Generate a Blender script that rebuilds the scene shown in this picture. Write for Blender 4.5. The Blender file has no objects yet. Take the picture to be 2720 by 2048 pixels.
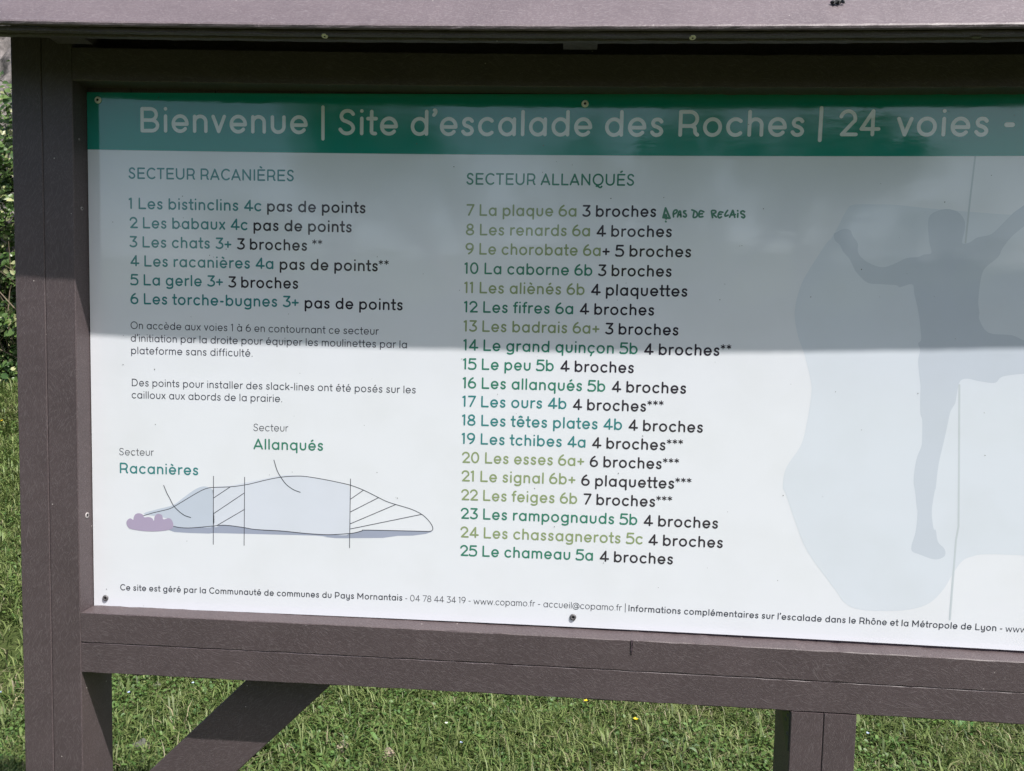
import bpy, math, random
import numpy as np
from mathutils import Vector, Matrix
rad = math.radians
# ------------------------------------------------------------------ camera
D, CX, CZ, FPX, PW, PH = 1.6, 0.975, 1.5, 2100.0, 2720.0, 2048.0
# rows: image right, image down, viewing direction in (right, down, forward) of the board
RM = np.array([[0.99700925, -0.02275597, 0.07385615], [0.02777449, 0.99732243, -0.0676502], [-0.07211895, 0.06949919, 0.99497172]])
scene = bpy.context.scene
cam = bpy.data.cameras.new('camera')
cam_o = bpy.data.objects.new('camera', cam)
scene.collection.objects.link(cam_o)
_w = [Vector((r[0], r[2], -r[1])) for r in RM]
m = Matrix.Identity(4)
for i, v in enumerate((_w[0], -_w[1], -_w[2])):
    for k in range(3):
        m[k][i] = v[k]
m.translation = Vector((CX, -D, CZ))
cam_o.matrix_world = m
cam.sensor_width = 36
cam.lens = 36 * FPX / PW
cam.clip_start = 0.02
cam.clip_end = 600
scene.camera = cam_o
# ------------------------------------------------------------------ light
SUN = Vector((1.2, -1.0, 2.4)).normalized()
elev = math.asin(SUN.z); azim = math.atan2(SUN.x, SUN.y)
world = bpy.data.worlds.new('World'); scene.world = world; world.use_nodes = True
wn = world.node_tree.nodes; wl = world.node_tree.links
sky = wn.new('ShaderNodeTexSky'); sky.sky_type = 'NISHITA'; sky.sun_disc = False
sky.sun_elevation = elev; sky.sun_rotation = azim; sky.air_density = 1.0; sky.dust_density = 3.0
wl.new(sky.outputs[0], wn['Background'].inputs[0]); wn['Background'].inputs[1].default_value = 0.127
sl = bpy.data.lights.new('sun', 'SUN'); sl.energy = 4.95; sl.angle = rad(0.53); sl.color = (1.0, 0.965, 0.92)
so = bpy.data.objects.new('sun', sl); scene.collection.objects.link(so)
so.rotation_euler = SUN.to_track_quat('Z', 'Y').to_euler()
so.location = (0, 0, 8)
scene.view_settings.view_transform = 'Standard'; scene.view_settings.look = 'None'
scene.view_settings.exposure = 0.38; scene.view_settings.gamma = 1; scene.view_settings.use_curve_mapping = False
try:
    scene.cycles.max_bounces = 6; scene.cycles.transparent_max_bounces = 4
except Exception: pass

rng = np.random.default_rng(7); random.seed(7)

def ray(px, py):
    v = RM.T @ np.array([(px - PW / 2) / FPX, (py - PH / 2) / FPX, 1.0])
    return np.array([v[0], v[2], -v[1]])
def at(px, py, Y=0.0):
    """where the line of sight through a photo point meets the upright plane Y"""
    d = ray(px, py); t = (Y + D) / d[1]
    return np.array([CX + d[0] * t, CZ + d[2] * t])
def atv(px, py, Y=0.0):
    p = at(px, py, Y); return Vector((p[0], Y, p[1]))

# ------------------------------------------------------------------ object helpers
def link(o, parent=None):
    scene.collection.objects.link(o)
    if parent is not None: o.parent = parent
    return o
def tag(o, label=None, cat=None, group=None, kind=None):
    if label: o['label'] = label
    if cat: o['category'] = cat
    if group: o['group'] = group
    if kind: o['kind'] = kind
    return o
def empty(name, loc, label, cat, group=None):
    e = bpy.data.objects.new(name, None); e.location = loc; e.empty_display_size = 0.05
    link(e); return tag(e, label, cat, group)
def mesh_obj(name, verts, faces, mat, parent=None, smooth=False, world=None):
    me = bpy.data.meshes.new(name); me.from_pydata([tuple(v) for v in verts], [], faces); me.update()
    if mat: me.materials.append(mat)
    if smooth:
        for p in me.polygons: p.use_smooth = True
    o = bpy.data.objects.new(name, me); link(o)
    if world is not None: o.matrix_world = world
    if parent is not None:
        o.parent = parent; o.matrix_parent_inverse = parent_inv(parent)
    return o
def parent_inv(p):
    m = Matrix.Identity(4); q = p; chain = []
    while q is not None: chain.append(q); q = q.parent
    for q in reversed(chain): m = m @ q.matrix_parent_inverse @ q.matrix_basis
    return m.inverted()
def np_mesh(name, V, F, mat, col=None, parent=None, smooth=False, k=3):
    me = bpy.data.meshes.new(name)
    V = np.asarray(V, np.float32); F = np.asarray(F, np.int32)
    me.vertices.add(len(V)); me.vertices.foreach_set('co', V.ravel())
    me.loops.add(F.size); me.loops.foreach_set('vertex_index', F.ravel())
    me.polygons.add(len(F)); me.polygons.foreach_set('loop_start', np.arange(0, F.size, k, dtype=np.int32))
    me.polygons.foreach_set('loop_total', np.full(len(F), k, np.int32))
    if smooth: me.polygons.foreach_set('use_smooth', np.ones(len(F), bool))
    me.update(calc_edges=True); me.validate()
    if col is not None:
        a = me.color_attributes.new('tint', 'FLOAT_COLOR', 'POINT')
        c = np.ones((len(V), 4), np.float32); c[:, :3] = col; a.data.foreach_set('color', c.ravel())
    me.materials.append(mat)
    o = bpy.data.objects.new(name, me); link(o, None)
    if parent is not None:
        o.parent = parent; o.matrix_parent_inverse = parent_inv(parent)
    return o

# ------------------------------------------------------------------ materials
def new_mat(name):
    m = bpy.data.materials.new(name); m.use_nodes = True
    n = m.node_tree.nodes; return m, n, m.node_tree.links, n['Principled BSDF']
def spec(b, v):
    if 'Specular IOR Level' in b.inputs: b.inputs['Specular IOR Level'].default_value = v
def print_mat(name, rgb, rough=0.06, wave=True, dirt=0.0):
    m, n, l, b = new_mat(name)
    b.inputs['Base Color'].default_value = (*rgb, 1); b.inputs['Roughness'].default_value = rough; spec(b, 0.5); b.inputs['IOR'].default_value = 1.82
    g = n.new('ShaderNodeNewGeometry')
    mp = n.new('ShaderNodeMapping'); mp.inputs['Scale'].default_value = (3.2, 1, 9); l.new(g.outputs['Position'], mp.inputs[0])
    nz = n.new('ShaderNodeTexNoise'); nz.inputs['Scale'].default_value = 1.3; nz.inputs['Detail'].default_value = 5; l.new(mp.outputs[0], nz.inputs['Vector'])
    mp2 = n.new('ShaderNodeMapping'); mp2.inputs['Scale'].default_value = (26, 1, 160); l.new(g.outputs['Position'], mp2.inputs[0])
    nz2 = n.new('ShaderNodeTexNoise'); nz2.inputs['Scale'].default_value = 1; nz2.inputs['Detail'].default_value = 3; l.new(mp2.outputs[0], nz2.inputs['Vector'])
    bp = n.new('ShaderNodeBump'); bp.inputs['Strength'].default_value = 0.3; bp.inputs['Distance'].default_value = 0.0016; l.new(nz.outputs[0], bp.inputs['Height'])
    bp2 = n.new('ShaderNodeBump'); bp2.inputs['Strength'].default_value = 0.12; bp2.inputs['Distance'].default_value = 0.00018; l.new(nz2.outputs[0], bp2.inputs['Height'])
    l.new(bp.outputs[0], bp2.inputs['Normal']); l.new(bp2.outputs[0], b.inputs['Normal'])
    # faint film of dust and rain marks
    nz3 = n.new('ShaderNodeTexNoise'); nz3.inputs['Scale'].default_value = 7; nz3.inputs['Detail'].default_value = 8; l.new(g.outputs['Position'], nz3.inputs['Vector'])
    r = n.new('ShaderNodeMapRange'); r.inputs[1].default_value = 0.35; r.inputs[2].default_value = 0.75; r.inputs[3].default_value = rough - 0.02; r.inputs[4].default_value = rough + 0.06
    l.new(nz3.outputs[0], r.inputs[0]); l.new(r.outputs[0], b.inputs['Roughness'])
    mx = n.new('ShaderNodeMix'); mx.data_type = 'RGBA'; mx.inputs['A'].default_value = (*rgb, 1)
    mx.inputs['B'].default_value = (rgb[0] * .9 + .012, rgb[1] * .9 + .012, rgb[2] * .88 + .01, 1)
    r2 = n.new('ShaderNodeMapRange'); r2.inputs[1].default_value = 0.45; r2.inputs[2].default_value = 0.8; r2.inputs[3].default_value = 0; r2.inputs[4].default_value = 0.6
    l.new(nz3.outputs[0], r2.inputs[0]); l.new(r2.outputs[0], mx.inputs['Factor']); l.new(mx.outputs['Result'], b.inputs['Base Color'])
    return m
def plastic_mat(name, base=(0.074, 0.056, 0.059), ang=20, light=1.0, axis='Z', k=1.0):
    """brown recycled plastic lumber with pale drawn fibres"""
    m, n, l, b = new_mat(name)
    tc = n.new('ShaderNodeTexCoord'); oi = n.new('ShaderNodeObjectInfo')
    off = n.new('ShaderNodeVectorMath'); off.operation = 'MULTIPLY_ADD'; off.inputs[1].default_value = (7, 5, 3)
    cmb = n.new('ShaderNodeCombineXYZ')
    for i in range(3): l.new(oi.outputs['Random'], cmb.inputs[i])
    l.new(cmb.outputs[0], off.inputs[0]); l.new(tc.outputs['Object'], off.inputs[2])
    wob = n.new('ShaderNodeTexNoise'); wob.inputs['Scale'].default_value = 5; wob.inputs['Detail'].default_value = 2; l.new(off.outputs[0], wob.inputs['Vector'])
    wa = n.new('ShaderNodeVectorMath'); wa.operation = 'MULTIPLY_ADD'; wa.inputs[1].default_value = (0.09, 0.09, 0.09); l.new(wob.outputs['Color'], wa.inputs[0]); l.new(off.outputs[0], wa.inputs[2])
    outs = []
    for a, sc in ((ang, (30, 620, 620)), (ang * 1.5, (44, 760, 760)), (-ang * .7, (50, 640, 640))):
        mp = n.new('ShaderNodeMapping'); mp.vector_type = 'TEXTURE'; mp.inputs['Rotation'].default_value = (0, 0, rad(a)) if axis == 'Z' else (0, -rad(a), 0)
        mp.inputs['Scale'].default_value = (k / sc[0], k / sc[1], k / sc[2]); l.new(wa.outputs[0], mp.inputs[0])
        t = n.new('ShaderNodeTexNoise'); t.inputs['Scale'].default_value = 1; t.inputs['Detail'].default_value = 1.5; l.new(mp.outputs[0], t.inputs['Vector'])
        r = n.new('ShaderNodeMapRange'); r.inputs[1].default_value = 0.58; r.inputs[2].default_value = 0.72; l.new(t.outputs[0], r.inputs[0]); outs.append(r.outputs[0])
    ad = n.new('ShaderNodeMath'); ad.operation = 'MAXIMUM'; l.new(outs[0], ad.inputs[0]); l.new(outs[1], ad.inputs[1])
    ad2 = n.new('ShaderNodeMath'); ad2.operation = 'MAXIMUM'; l.new(ad.outputs[0], ad2.inputs[0]); l.new(outs[2], ad2.inputs[1])
    big = n.new('ShaderNodeTexNoise'); big.inputs['Scale'].default_value = 9; big.inputs['Detail'].default_value = 6; l.new(off.outputs[0], big.inputs['Vector'])
    fine = n.new('ShaderNodeTexNoise'); fine.inputs['Scale'].default_value = 420; fine.inputs['Detail'].default_value = 2; l.new(off.outputs[0], fine.inputs['Vector'])
    mx = n.new('ShaderNodeMix'); mx.data_type = 'RGBA'
    mx.inputs['A'].default_value = tuple(c * 0.78 for c in base) + (1,); mx.inputs['B'].default_value = tuple(c * 1.22 for c in base) + (1,)
    bf = n.new('ShaderNodeMath'); bf.operation = 'MULTIPLY_ADD'; bf.inputs[1].default_value = 0.9; bf.inputs[2].default_value = -0.2
    l.new(fine.outputs[0], bf.inputs[0]); bf2 = n.new('ShaderNodeMath'); bf2.operation = 'ADD'; l.new(bf.outputs[0], bf2.inputs[0])
    bg = n.new('ShaderNodeMath'); bg.operation = 'MULTIPLY_ADD'; bg.inputs[1].default_value = 1.0; bg.inputs[2].default_value = -0.25; l.new(big.outputs[0], bg.inputs[0]); l.new(bg.outputs[0], bf2.inputs[1])
    bf2.use_clamp = True; l.new(bf2.outputs[0], mx.inputs['Factor'])
    mx2 = n.new('ShaderNodeMix'); mx2.data_type = 'RGBA'; l.new(mx.outputs['Result'], mx2.inputs['A']); mx2.inputs['B'].default_value = (0.23, 0.20, 0.205, 1)
    fs = n.new('ShaderNodeMath'); fs.operation = 'MULTIPLY'; fs.inputs[1].default_value = 0.27 * light; l.new(ad2.outputs[0], fs.inputs[0]); l.new(fs.outputs[0], mx2.inputs['Factor'])
    # tiny pale chips
    vo = n.new('ShaderNodeTexVoronoi'); vo.inputs['Scale'].default_value = 55; l.new(off.outputs[0], vo.inputs['Vector'])
    ch = n.new('ShaderNodeMath'); ch.operation = 'LESS_THAN'; ch.inputs[1].default_value = 0.07; l.new(vo.outputs['Distance'], ch.inputs[0])
    wn_ = n.new('ShaderNodeSeparateColor'); l.new(vo.outputs['Color'], wn_.inputs[0])
    c2 = n.new('ShaderNodeMath'); c2.operation = 'GREATER_THAN'; c2.inputs[1].default_value = 0.93; l.new(wn_.outputs[0], c2.inputs[0])
    c3 = n.new('ShaderNodeMath'); c3.operation = 'MULTIPLY'; l.new(ch.outputs[0], c3.inputs[0]); l.new(c2.outputs[0], c3.inputs[1])
    mx3 = n.new('ShaderNodeMix'); mx3.data_type = 'RGBA'; l.new(mx2.outputs['Result'], mx3.inputs['A']); mx3.inputs['B'].default_value = (0.42, 0.38, 0.36, 1); l.new(c3.outputs[0], mx3.inputs['Factor'])
    l.new(mx3.outputs['Result'], b.inputs['Base Color'])
    b.inputs['Roughness'].default_value = 0.5; spec(b, 0.45)
    bs = n.new('ShaderNodeMath'); bs.operation = 'ADD'; l.new(ad2.outputs[0], bs.inputs[0]); l.new(fine.outputs[0], bs.inputs[1])
    bp = n.new('ShaderNodeBump'); bp.inputs['Strength'].default_value = 0.3; bp.inputs['Distance'].default_value = 0.0006; l.new(bs.outputs[0], bp.inputs['Height']); l.new(bp.outputs[0], b.inputs['Normal'])
    return m
def plain_mat(name, rgb, rough=0.6, metal=0.0, sp=0.5):
    m, n, l, b = new_mat(name); b.inputs['Base Color'].default_value = (*rgb, 1)
    b.inputs['Roughness'].default_value = rough; b.inputs['Metallic'].default_value = metal; spec(b, sp)
    t = n.new('ShaderNodeTexNoise'); t.inputs['Scale'].default_value = 60; t.inputs['Detail'].default_value = 4
    g = n.new('ShaderNodeTexCoord'); l.new(g.outputs['Object'], t.inputs['Vector'])
    mx = n.new('ShaderNodeMix'); mx.data_type = 'RGBA'; mx.inputs['A'].default_value = tuple(c * .75 for c in rgb) + (1,); mx.inputs['B'].default_value = tuple(min(1, c * 1.2) for c in rgb) + (1,)
    l.new(t.outputs[0], mx.inputs['Factor']); l.new(mx.outputs['Result'], b.inputs['Base Color'])
    return m
def tint_mat(name, rough=0.55, transl=0.35, sp=0.35):
    m, n, l, b = new_mat(name)
    a = n.new('ShaderNodeAttribute'); a.attribute_name = 'tint'
    l.new(a.outputs['Color'], b.inputs['Base Color']); b.inputs['Roughness'].default_value = rough; spec(b, sp)
    if transl > 0:
        tr = n.new('ShaderNodeBsdfTranslucent'); l.new(a.outputs['Color'], tr.inputs[0])
        ms = n.new('ShaderNodeMixShader'); ms.inputs[0].default_value = transl
        l.new(b.outputs[0], ms.inputs[1]); l.new(tr.outputs[0], ms.inputs[2]); l.new(ms.outputs[0], n['Material Output'].inputs[0])
    return m

M_PL = plastic_mat('recycled_plastic', ang=24)
M_PLH = plastic_mat('recycled_plastic_rail', ang=-22, axis='Y')
M_PLR = plastic_mat('recycled_plastic_roof', base=(0.125, 0.098, 0.106), ang=30, light=2.5, k=1.5)
M_BACK = plastic_mat('recycled_plastic_backing', base=(0.075, 0.05, 0.065), ang=5)
M_WHITE = print_mat('panel_white', (0.78, 0.80, 0.85))
M_HEAD = print_mat('header_green', (0.006, 0.26, 0.205))
M_STEEL = plain_mat('zinc_steel', (0.8, 0.8, 0.77), 0.4, 0.0)
M_GREYS = plain_mat('weathered_steel', (0.13, 0.125, 0.13), 0.5, 0.2)
M_NAIL = plain_mat('nail_grey', (.36, .33, .33), .5)
M_HOLE = plain_mat('dark_socket', (0.012, 0.012, 0.013), 0.7)
M_BRASS = plain_mat('yellow_zinc', (0.62, 0.58, 0.38), 0.4, 0.3)
M_BRK = plain_mat('bracket_steel', (0.07, 0.08, 0.07), 0.5, 0.5)
M_EDGE = plain_mat('panel_edge', (0.5, 0.5, 0.5), 0.6)

# ------------------------------------------------------------------ boards
def board(name, pts, A, B, sec, mat, parent, jit=0.00010, step=0.02, seed=0):
    """sweep the closed section (a,b) along pts; A,B are world unit vectors; local X runs along the board"""
    pts = [Vector(p) for p in pts]; A = Vector(A); B = Vector(B)
    X = (pts[-1] - pts[0]).normalized()
    rot = Matrix((X, A, B)).transposed().to_4x4(); rot.translation = pts[0]
    inv = rot.inverted()
    # resample
    seg = []; L = 0; cum = [0]
    for a, b in zip(pts[:-1], pts[1:]): L += (b - a).length; cum.append(L)
    n = max(2, int(L / step) + 1); r = np.random.default_rng(seed + 11)
    V = []; F = []; k = len(sec)
    for i in range(n):
        s = L * i / (n - 1); j = min(len(pts) - 2, int(np.searchsorted(cum, s, side='right') - 1))
        f = (s - cum[j]) / max(1e-9, cum[j + 1] - cum[j]); p = pts[j].lerp(pts[j + 1], f)
        if 0 < j or f > 0: pass
        for (a, b) in sec:
            ja, jb = r.normal(0, jit, 2)
            V.append(inv @ (p + A * (a + ja) + B * (b + jb)))
    for i in range(n - 1):
        for q in range(k):
            F.append((i * k + q, i * k + (q + 1) % k, (i + 1) * k + (q + 1) % k, (i + 1) * k + q))
    F.append(tuple(reversed(range(k)))); F.append(tuple((n - 1) * k + q for q in range(k)))
    return mesh_obj(name, V, F, mat, parent, world=rot)
def rect(a0, a1, b0, b1, c=0.0015):
    return [(a0 + c, b0), (a1 - c, b0), (a1, b0 + c), (a1, b1 - c), (a1 - c, b1), (a0 + c, b1), (a0, b1 - c), (a0, b0 + c)]
def smooth_path(pts, n=24):
    """quadratic least-squares curve through (x,z) points, returned as dense world (x,z)"""
    p = np.array(pts); c = np.polyfit(p[:, 0], p[:, 1], min(2, len(p) - 1)); return c

FY = -0.046          # front face of posts and rails
BY = 0.066           # their back
XL = float(at(252.5, 1610)[0]); XR = XL + 3.0
board_root = empty('notice_board', (1.4, 0.0, 0.0), 'large dark brown roofed notice board standing on grass and holding a white printed panel', 'notice board')
R = board_root
# panel outline curves
ztop = smooth_path([at(230, 245), at(600, 247.8), at(1264, 250), at(1700, 250), at(2200, 249), at(2720, 246)])
zhdr = smooth_path([at(233, 397), at(1000, 408), at(1450, 412.5), at(1900, 414), at(2300, 414.5), at(2720, 414.6)])
zbot = smooth_path([at(251, 1610), at(900, 1636.5), at(1900, 1684.5), at(2300, 1705.5), at(2720, 1729)])
def lin(c, x, x1=2.15):
    """past the photographed stretch go on straight"""
    if x <= x1: return float(np.polyval(c, x))
    return float(np.polyval(c, x1)) + 0.0
PX0, PX1 = XL - 0.002, XR + 0.002
xs = np.linspace(PX0, PX1, 40)
xl_top = float(at(230, 245)[0]); xl_bot = float(at(251, 1610)[0])
def panel_strip(name, ca, cb, mat, parent, y=0.0, th=0.003):
    V = []; F = []
    for x in xs:
        za = lin(ca, x); zb = lin(cb, x)
        V += [(x, y, za), (x, y, zb), (x, y + th, zb), (x, y + th, za)]
    n = len(xs)
    for i in range(n - 1):
        for q in range(4): F.append((i * 4 + q, i * 4 + (q + 1) % 4, (i + 1) * 4 + (q + 1) % 4, (i + 1) * 4 + q))
    F.append((0, 3, 2, 1)); F.append(tuple((n - 1) * 4 + q for q in range(4)))
    return mesh_obj(name, V, F, mat, parent)
panel = panel_strip('panel', ztop, zbot, M_WHITE, R)
panel['label'] = 'glossy white information panel with green title band and printed route lists'
head = panel_strip('title_band', ztop, zhdr, M_HEAD, panel, y=-0.0002, th=0.0002)
head['label'] = 'deep green band across the top of the panel'

# posts
def post(x0, x1, z0, z1, seed):
    mid = (x0 + x1) / 2
    for k, (a, b) in enumerate(((x0, mid - .0004), (mid + .0004, x1))):
        board('post_plank', [(a, FY, z0), (a, FY, (z0 + z1) / 2), (a, FY, z1)], (1, 0, 0), (0, 1, 0), rect(0, b - a, 0, BY - FY, .0016), M_PL, R, seed=seed + k)
lx0 = float(np.mean([at(27, 100, FY)[0], at(53, 1400, FY)[0], at(67, 2048, FY)[0]]))
lx1 = float(np.mean([at(190, 300, FY)[0], at(211, 1400, FY)[0], at(215, 1640, FY)[0]]))
ztb_l = float(at(187, 124, FY)[1])
post(lx0, lx1, -0.45, 2.125, 1)
post(XR + 0.004, XR + 0.004 + (lx1 - lx0), -0.45, 2.125, 5)
cx0 = float(at(2098, 1960, FY)[0]); cx1 = float(at(2273, 1960, FY)[0])
# rails
def rail(name, top, bot, x0, x1, y0, y1, seed, c=.0014, mat=None, jit=.0005):
    ct = np.polyfit(*np.array(top).T, 2); cb = np.polyfit(*np.array(bot).T, 2)
    X = np.linspace(x0, x1, 150); V = []; F = []; r = np.random.default_rng(seed)
    for x in X:
        a = lin(ct, x, 2.25); b = lin(cb, x, 2.25)
        for (yy, zz) in ((y0, b + c), (y0, a - c), (y0 + c, a), (y1, a), (y1, b), (y0 + c, b)):
            V.append((x - x0, yy + r.normal(0, jit * .12), zz + r.normal(0, jit) - 1))
    n = len(X); k = 6
    for i in range(n - 1):
        for q in range(k): F.append((i * k + q, i * k + (q + 1) % k, (i + 1) * k + (q + 1) % k, (i + 1) * k + q))
    F.append(tuple(reversed(range(k)))); F.append(tuple((n - 1) * k + q for q in range(k)))
    return mesh_obj(name, V, F, mat or M_PLH, R, world=Matrix.Translation((x0, 0, 1)))
P = lambda *a: [at(x, y, FY) for x, y in a]
top_f = P((215, 1628), (900, 1660), (1460, 1690), (1900, 1714), (2720, 1759.5))
mid_f = P((215, 1707), (900, 1742), (1900, 1795.5), (2720, 1842))
mid_g = P((215, 1706.2), (900, 1741.2), (1900, 1794.7), (2720, 1841.2))
bot_f = P((215, 1787), (900, 1820), (1900, 1879), (2720, 1925))
ru = rail('rail_plank', top_f, mid_g, lx1 + .0005, XR + .003, FY + .0006, BY, 21)
rail('rail_plank', mid_f, bot_f, lx1 + .0005, XR + .003, FY + .0010, BY, 22)
ru['label'] = 'upper plank of the bottom rail with a short split in its front face'
tb_bot = P((187, 213), (1000, 225), (1400, 229.5), (1900, 232.5), (2720, 231))
tb_top = P((187, 124), (1000, 136), (1400, 143), (1900, 144), (2720, 142))
rail('rail_plank', tb_top, tb_bot, lx1 + .0005, XR + .003, FY + .0006, BY, 23)
post_c_top = lin(np.polyfit(*np.array(bot_f).T, 2), (cx0 + cx1) / 2) - .0015
post(cx0, cx1, -0.45, post_c_top, 9)
# the split in the rail front: a thin dark wedge cut with raised lips
cp = at(1679, 1701, FY); ce = at(1677, 1738, FY)
for dx, mt, w0 in ((0, M_BACK, .0012),):
    V = []; F = []
    n = 9
    for i in range(n):
        t = i / (n - 1); x = cp[0] + (ce[0] - cp[0]) * t + .0006 * math.sin(i * 2.1); z = cp[1] + (ce[1] - cp[1]) * t; w = w0 * (.9 if i < n - 2 else .35) + .0005 * math.sin(i * 1.7)
        V += [(x - w, FY - .0003, z), (x + w, FY - .0003, z), (x + w, FY + .004, z), (x - w, FY + .004, z)]
    for i in range(n - 1):
        for q in range(4): F.append((i * 4 + q, i * 4 + (q + 1) % 4, (i + 1) * 4 + (q + 1) % 4, (i + 1) * 4 + q))
    F += [(0, 3, 2, 1), tuple((n - 1) * 4 + q for q in range(4))]
    sp_ = mesh_obj('split', V, F, mt, ru)
for sx in (-1, 1):
    V = []; F = []; n = 10
    for i in range(n):
        t = i / (n - 1); x = cp[0] + (ce[0] - cp[0]) * t + sx * (.0022 - .0012 * t) + .0004 * math.sin(i * 3); z = cp[1] + (ce[1] - cp[1]) * t
        V += [(x - .0006, FY + .0006, z), (x, FY - .0011, z), (x + .0006, FY + .0006, z)]
    for i in range(n - 1):
        for q in range(3): F.append((i * 3 + q, i * 3 + (q + 1) % 3, (i + 1) * 3 + (q + 1) % 3, (i + 1) * 3 + q))
    mesh_obj('split_lip', V, F, M_PL, ru)

# backing planks behind the panel
tick = [at(1464, 1672, .004)[0], at(1695, 1684, .004)[0], at(2169, 1710, .004)[0], at(2408, 1722, .004)[0], at(2656, 1733, .004)[0]]
pitch = (tick[-1] - tick[0]) / 5
k0 = math.ceil((tick[0] - XL) / pitch); x = tick[0] - k0 * pitch
zl = 1.0
while x < XR:
    a = max(x, XL - .004) + .0008; b = min(x + pitch, XR + .003) - .0008
    if b - a > .01:
        zb = min(lin(zbot, a), lin(zbot, b)) - .04; zt = lin(ztop, a) + .028
        board('backing_plank', [(a, .0045, zb), (a, .0045, zt)], (1, 0, 0), (0, 1, 0), rect(0, b - a, 0, .028, .0012), M_BACK, R, jit=.0001, step=.2, seed=int(a * 100))
    x += pitch
# brace behind the rail
BRY = FY + .073
t0, t1 = at(650, 1812, BRY), at(876, 1822, BRY); b0, b1 = at(400, 2048, BRY), at(630, 2048, BRY)
d = (t0 - b0 + t1 - b1); d /= np.linalg.norm(d); nrm = np.array([d[1], -d[0]])
wd = float(abs(np.dot(t1 - t0, nrm)))
L0 = (t0[1] - .0) * 0
def brace(pt, dd, flip, seed):
    tl = .14; bl = (pt[0] - lx1 - .0) / abs(dd[0]) if not flip else (XR + .002 - pt[0]) / abs(dd[0])
    s = pt + dd * tl; e = pt - dd * (bl + .0)
    nn = np.array([dd[1], -dd[0]]) if not flip else np.array([dd[1], -dd[0]]) * -1
    return board('brace', [(e[0], BRY, e[1]), (s[0], BRY, s[1])], (nn[0], 0, nn[1]), (0, 1, 0), rect(0, wd, 0, .036, .0018), M_PL, R, seed=seed)
brace(t0, d, False, 31)
mx_ = (XL + XR)
brace(np.array([mx_ - t0[0], t0[1]]), np.array([-d[0], d[1]]), True, 32)

# ---- roof: lower front edge of the front plank
LY = -0.226
_yb = np.polyfit([-.034, .42, .85, 1.27, 1.85], [0.0, -.0035, -.0035, -.0015, .0025], 2)
def yb(x): return float(np.polyval(_yb, min(max(x, -.4), 2.3)))
lip = [at(x, y, LY + yb(at(x, y, LY)[0])) for x, y in ((0, 61), (300, 66), (900, 74), (1350, 76), (1900, 75), (2300, 74), (2720, 71))]
clip = np.polyfit(*np.array(lip).T, 2)
RX0, RX1 = -0.40, 3.42
def lz(x): return lin(clip, max(x, -.4), 2.2)
PITCH = rad(41); sx_, sz_ = math.cos(PITCH), math.sin(PITCH)
def roof_board(name, sec, seed, mat=M_PLR, jit=.00018, n=200, x0=None, x1=None, parent=R, back=False):
    X = np.linspace(RX0 if x0 is None else x0, RX1 if x1 is None else x1, n); V = []; F = []; r = np.random.default_rng(seed); k = len(sec)
    for x in X:
        base = lz(x)
        for (yy, zz) in sec:
            V.append((x - X[0], yy + yb(x) + r.normal(0, jit), base + zz + r.normal(0, jit) - 2))
    for i in range(n - 1):
        for q in range(k): F.append((i * k + q, i * k + (q + 1) % k, (i + 1) * k + (q + 1) % k, (i + 1) * k + q))
    F.append(tuple(reversed(range(k)))); F.append(tuple((n - 1) * k + q for q in range(k)))
    return mesh_obj(name, V, F, mat, parent, world=Matrix.Translation((X[0], 0, 2)))
RIDGE_Y = 0.07
def slope(sy):
    # planks from eave to ridge, each .16 along the slope, 26 mm thick
    total = (RIDGE_Y - LY) / sx_
    nb = 2; wl_ = total / nb
    for i in range(nb):
        s0 = i * wl_ + (.0 if i == 0 else .0012); s1 = (i + 1) * wl_ - .0012
        def pt(s, t):  # s along slope, t outward
            y = LY + s * sx_ - t * sz_ * 1.0; z = .0055 + s * sz_ + t * sx_
            return (y if sy > 0 else 2 * RIDGE_Y - y, z)
        if i == 0:
            sec = [(LY, 0.0), (LY - .001, .0035), (LY + .0015, .0075), pt(.012, 0.0), pt(s1, 0), (pt(s1, -.026)), (LY + .0155, .004), (LY + .012, 0.0008)]
            if sy < 0: sec = [(2 * RIDGE_Y - a, b) for a, b in sec[:3]] + [pt(.012, 0), pt(s1, 0), pt(s1, -.026)] + [(2 * RIDGE_Y - a, b) for a, b in sec[6:]]
        else:
            sec = [pt(s0, -.026), pt(s0, -.001), pt(s0 + .001, 0), pt(s1 - .001, 0), pt(s1, -.001), pt(s1, -.026)]
        roof_board('roof_plank', sec, 40 + i + (0 if sy > 0 else 5), n=200 if sy > 0 else 30)
slope(1)
# eave batten under the front plank: its flat underside with two grooves
LYB = LY + .013
bat = [(LYB + (q_a - LYB) * .72, q_b) for q_a, q_b in [(LYB, -.0065), (LYB + .0012, -.0075), (LYB + .014, -.0075), (LYB + .0155, -.0035), (LYB + .0185, -.0035), (LYB + .020, -.0085), (LYB + .0215, -.0102), (LYB + .035, -.0108), (LYB + .0375, -.009), (LYB + .038, .010), (LYB, -.0002)]]
ev = roof_board('eave_batten', bat, 50, mat=M_PL, jit=.0003)
roof_board('back_plank', [(BY + .001, .035), (BY + .001, .225), (BY + .022, .225), (BY + .022, .035)], 51, n=30, x0=lx0 + .01, x1=XR + .1, jit=.0003, mat=M_PL)
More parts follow.
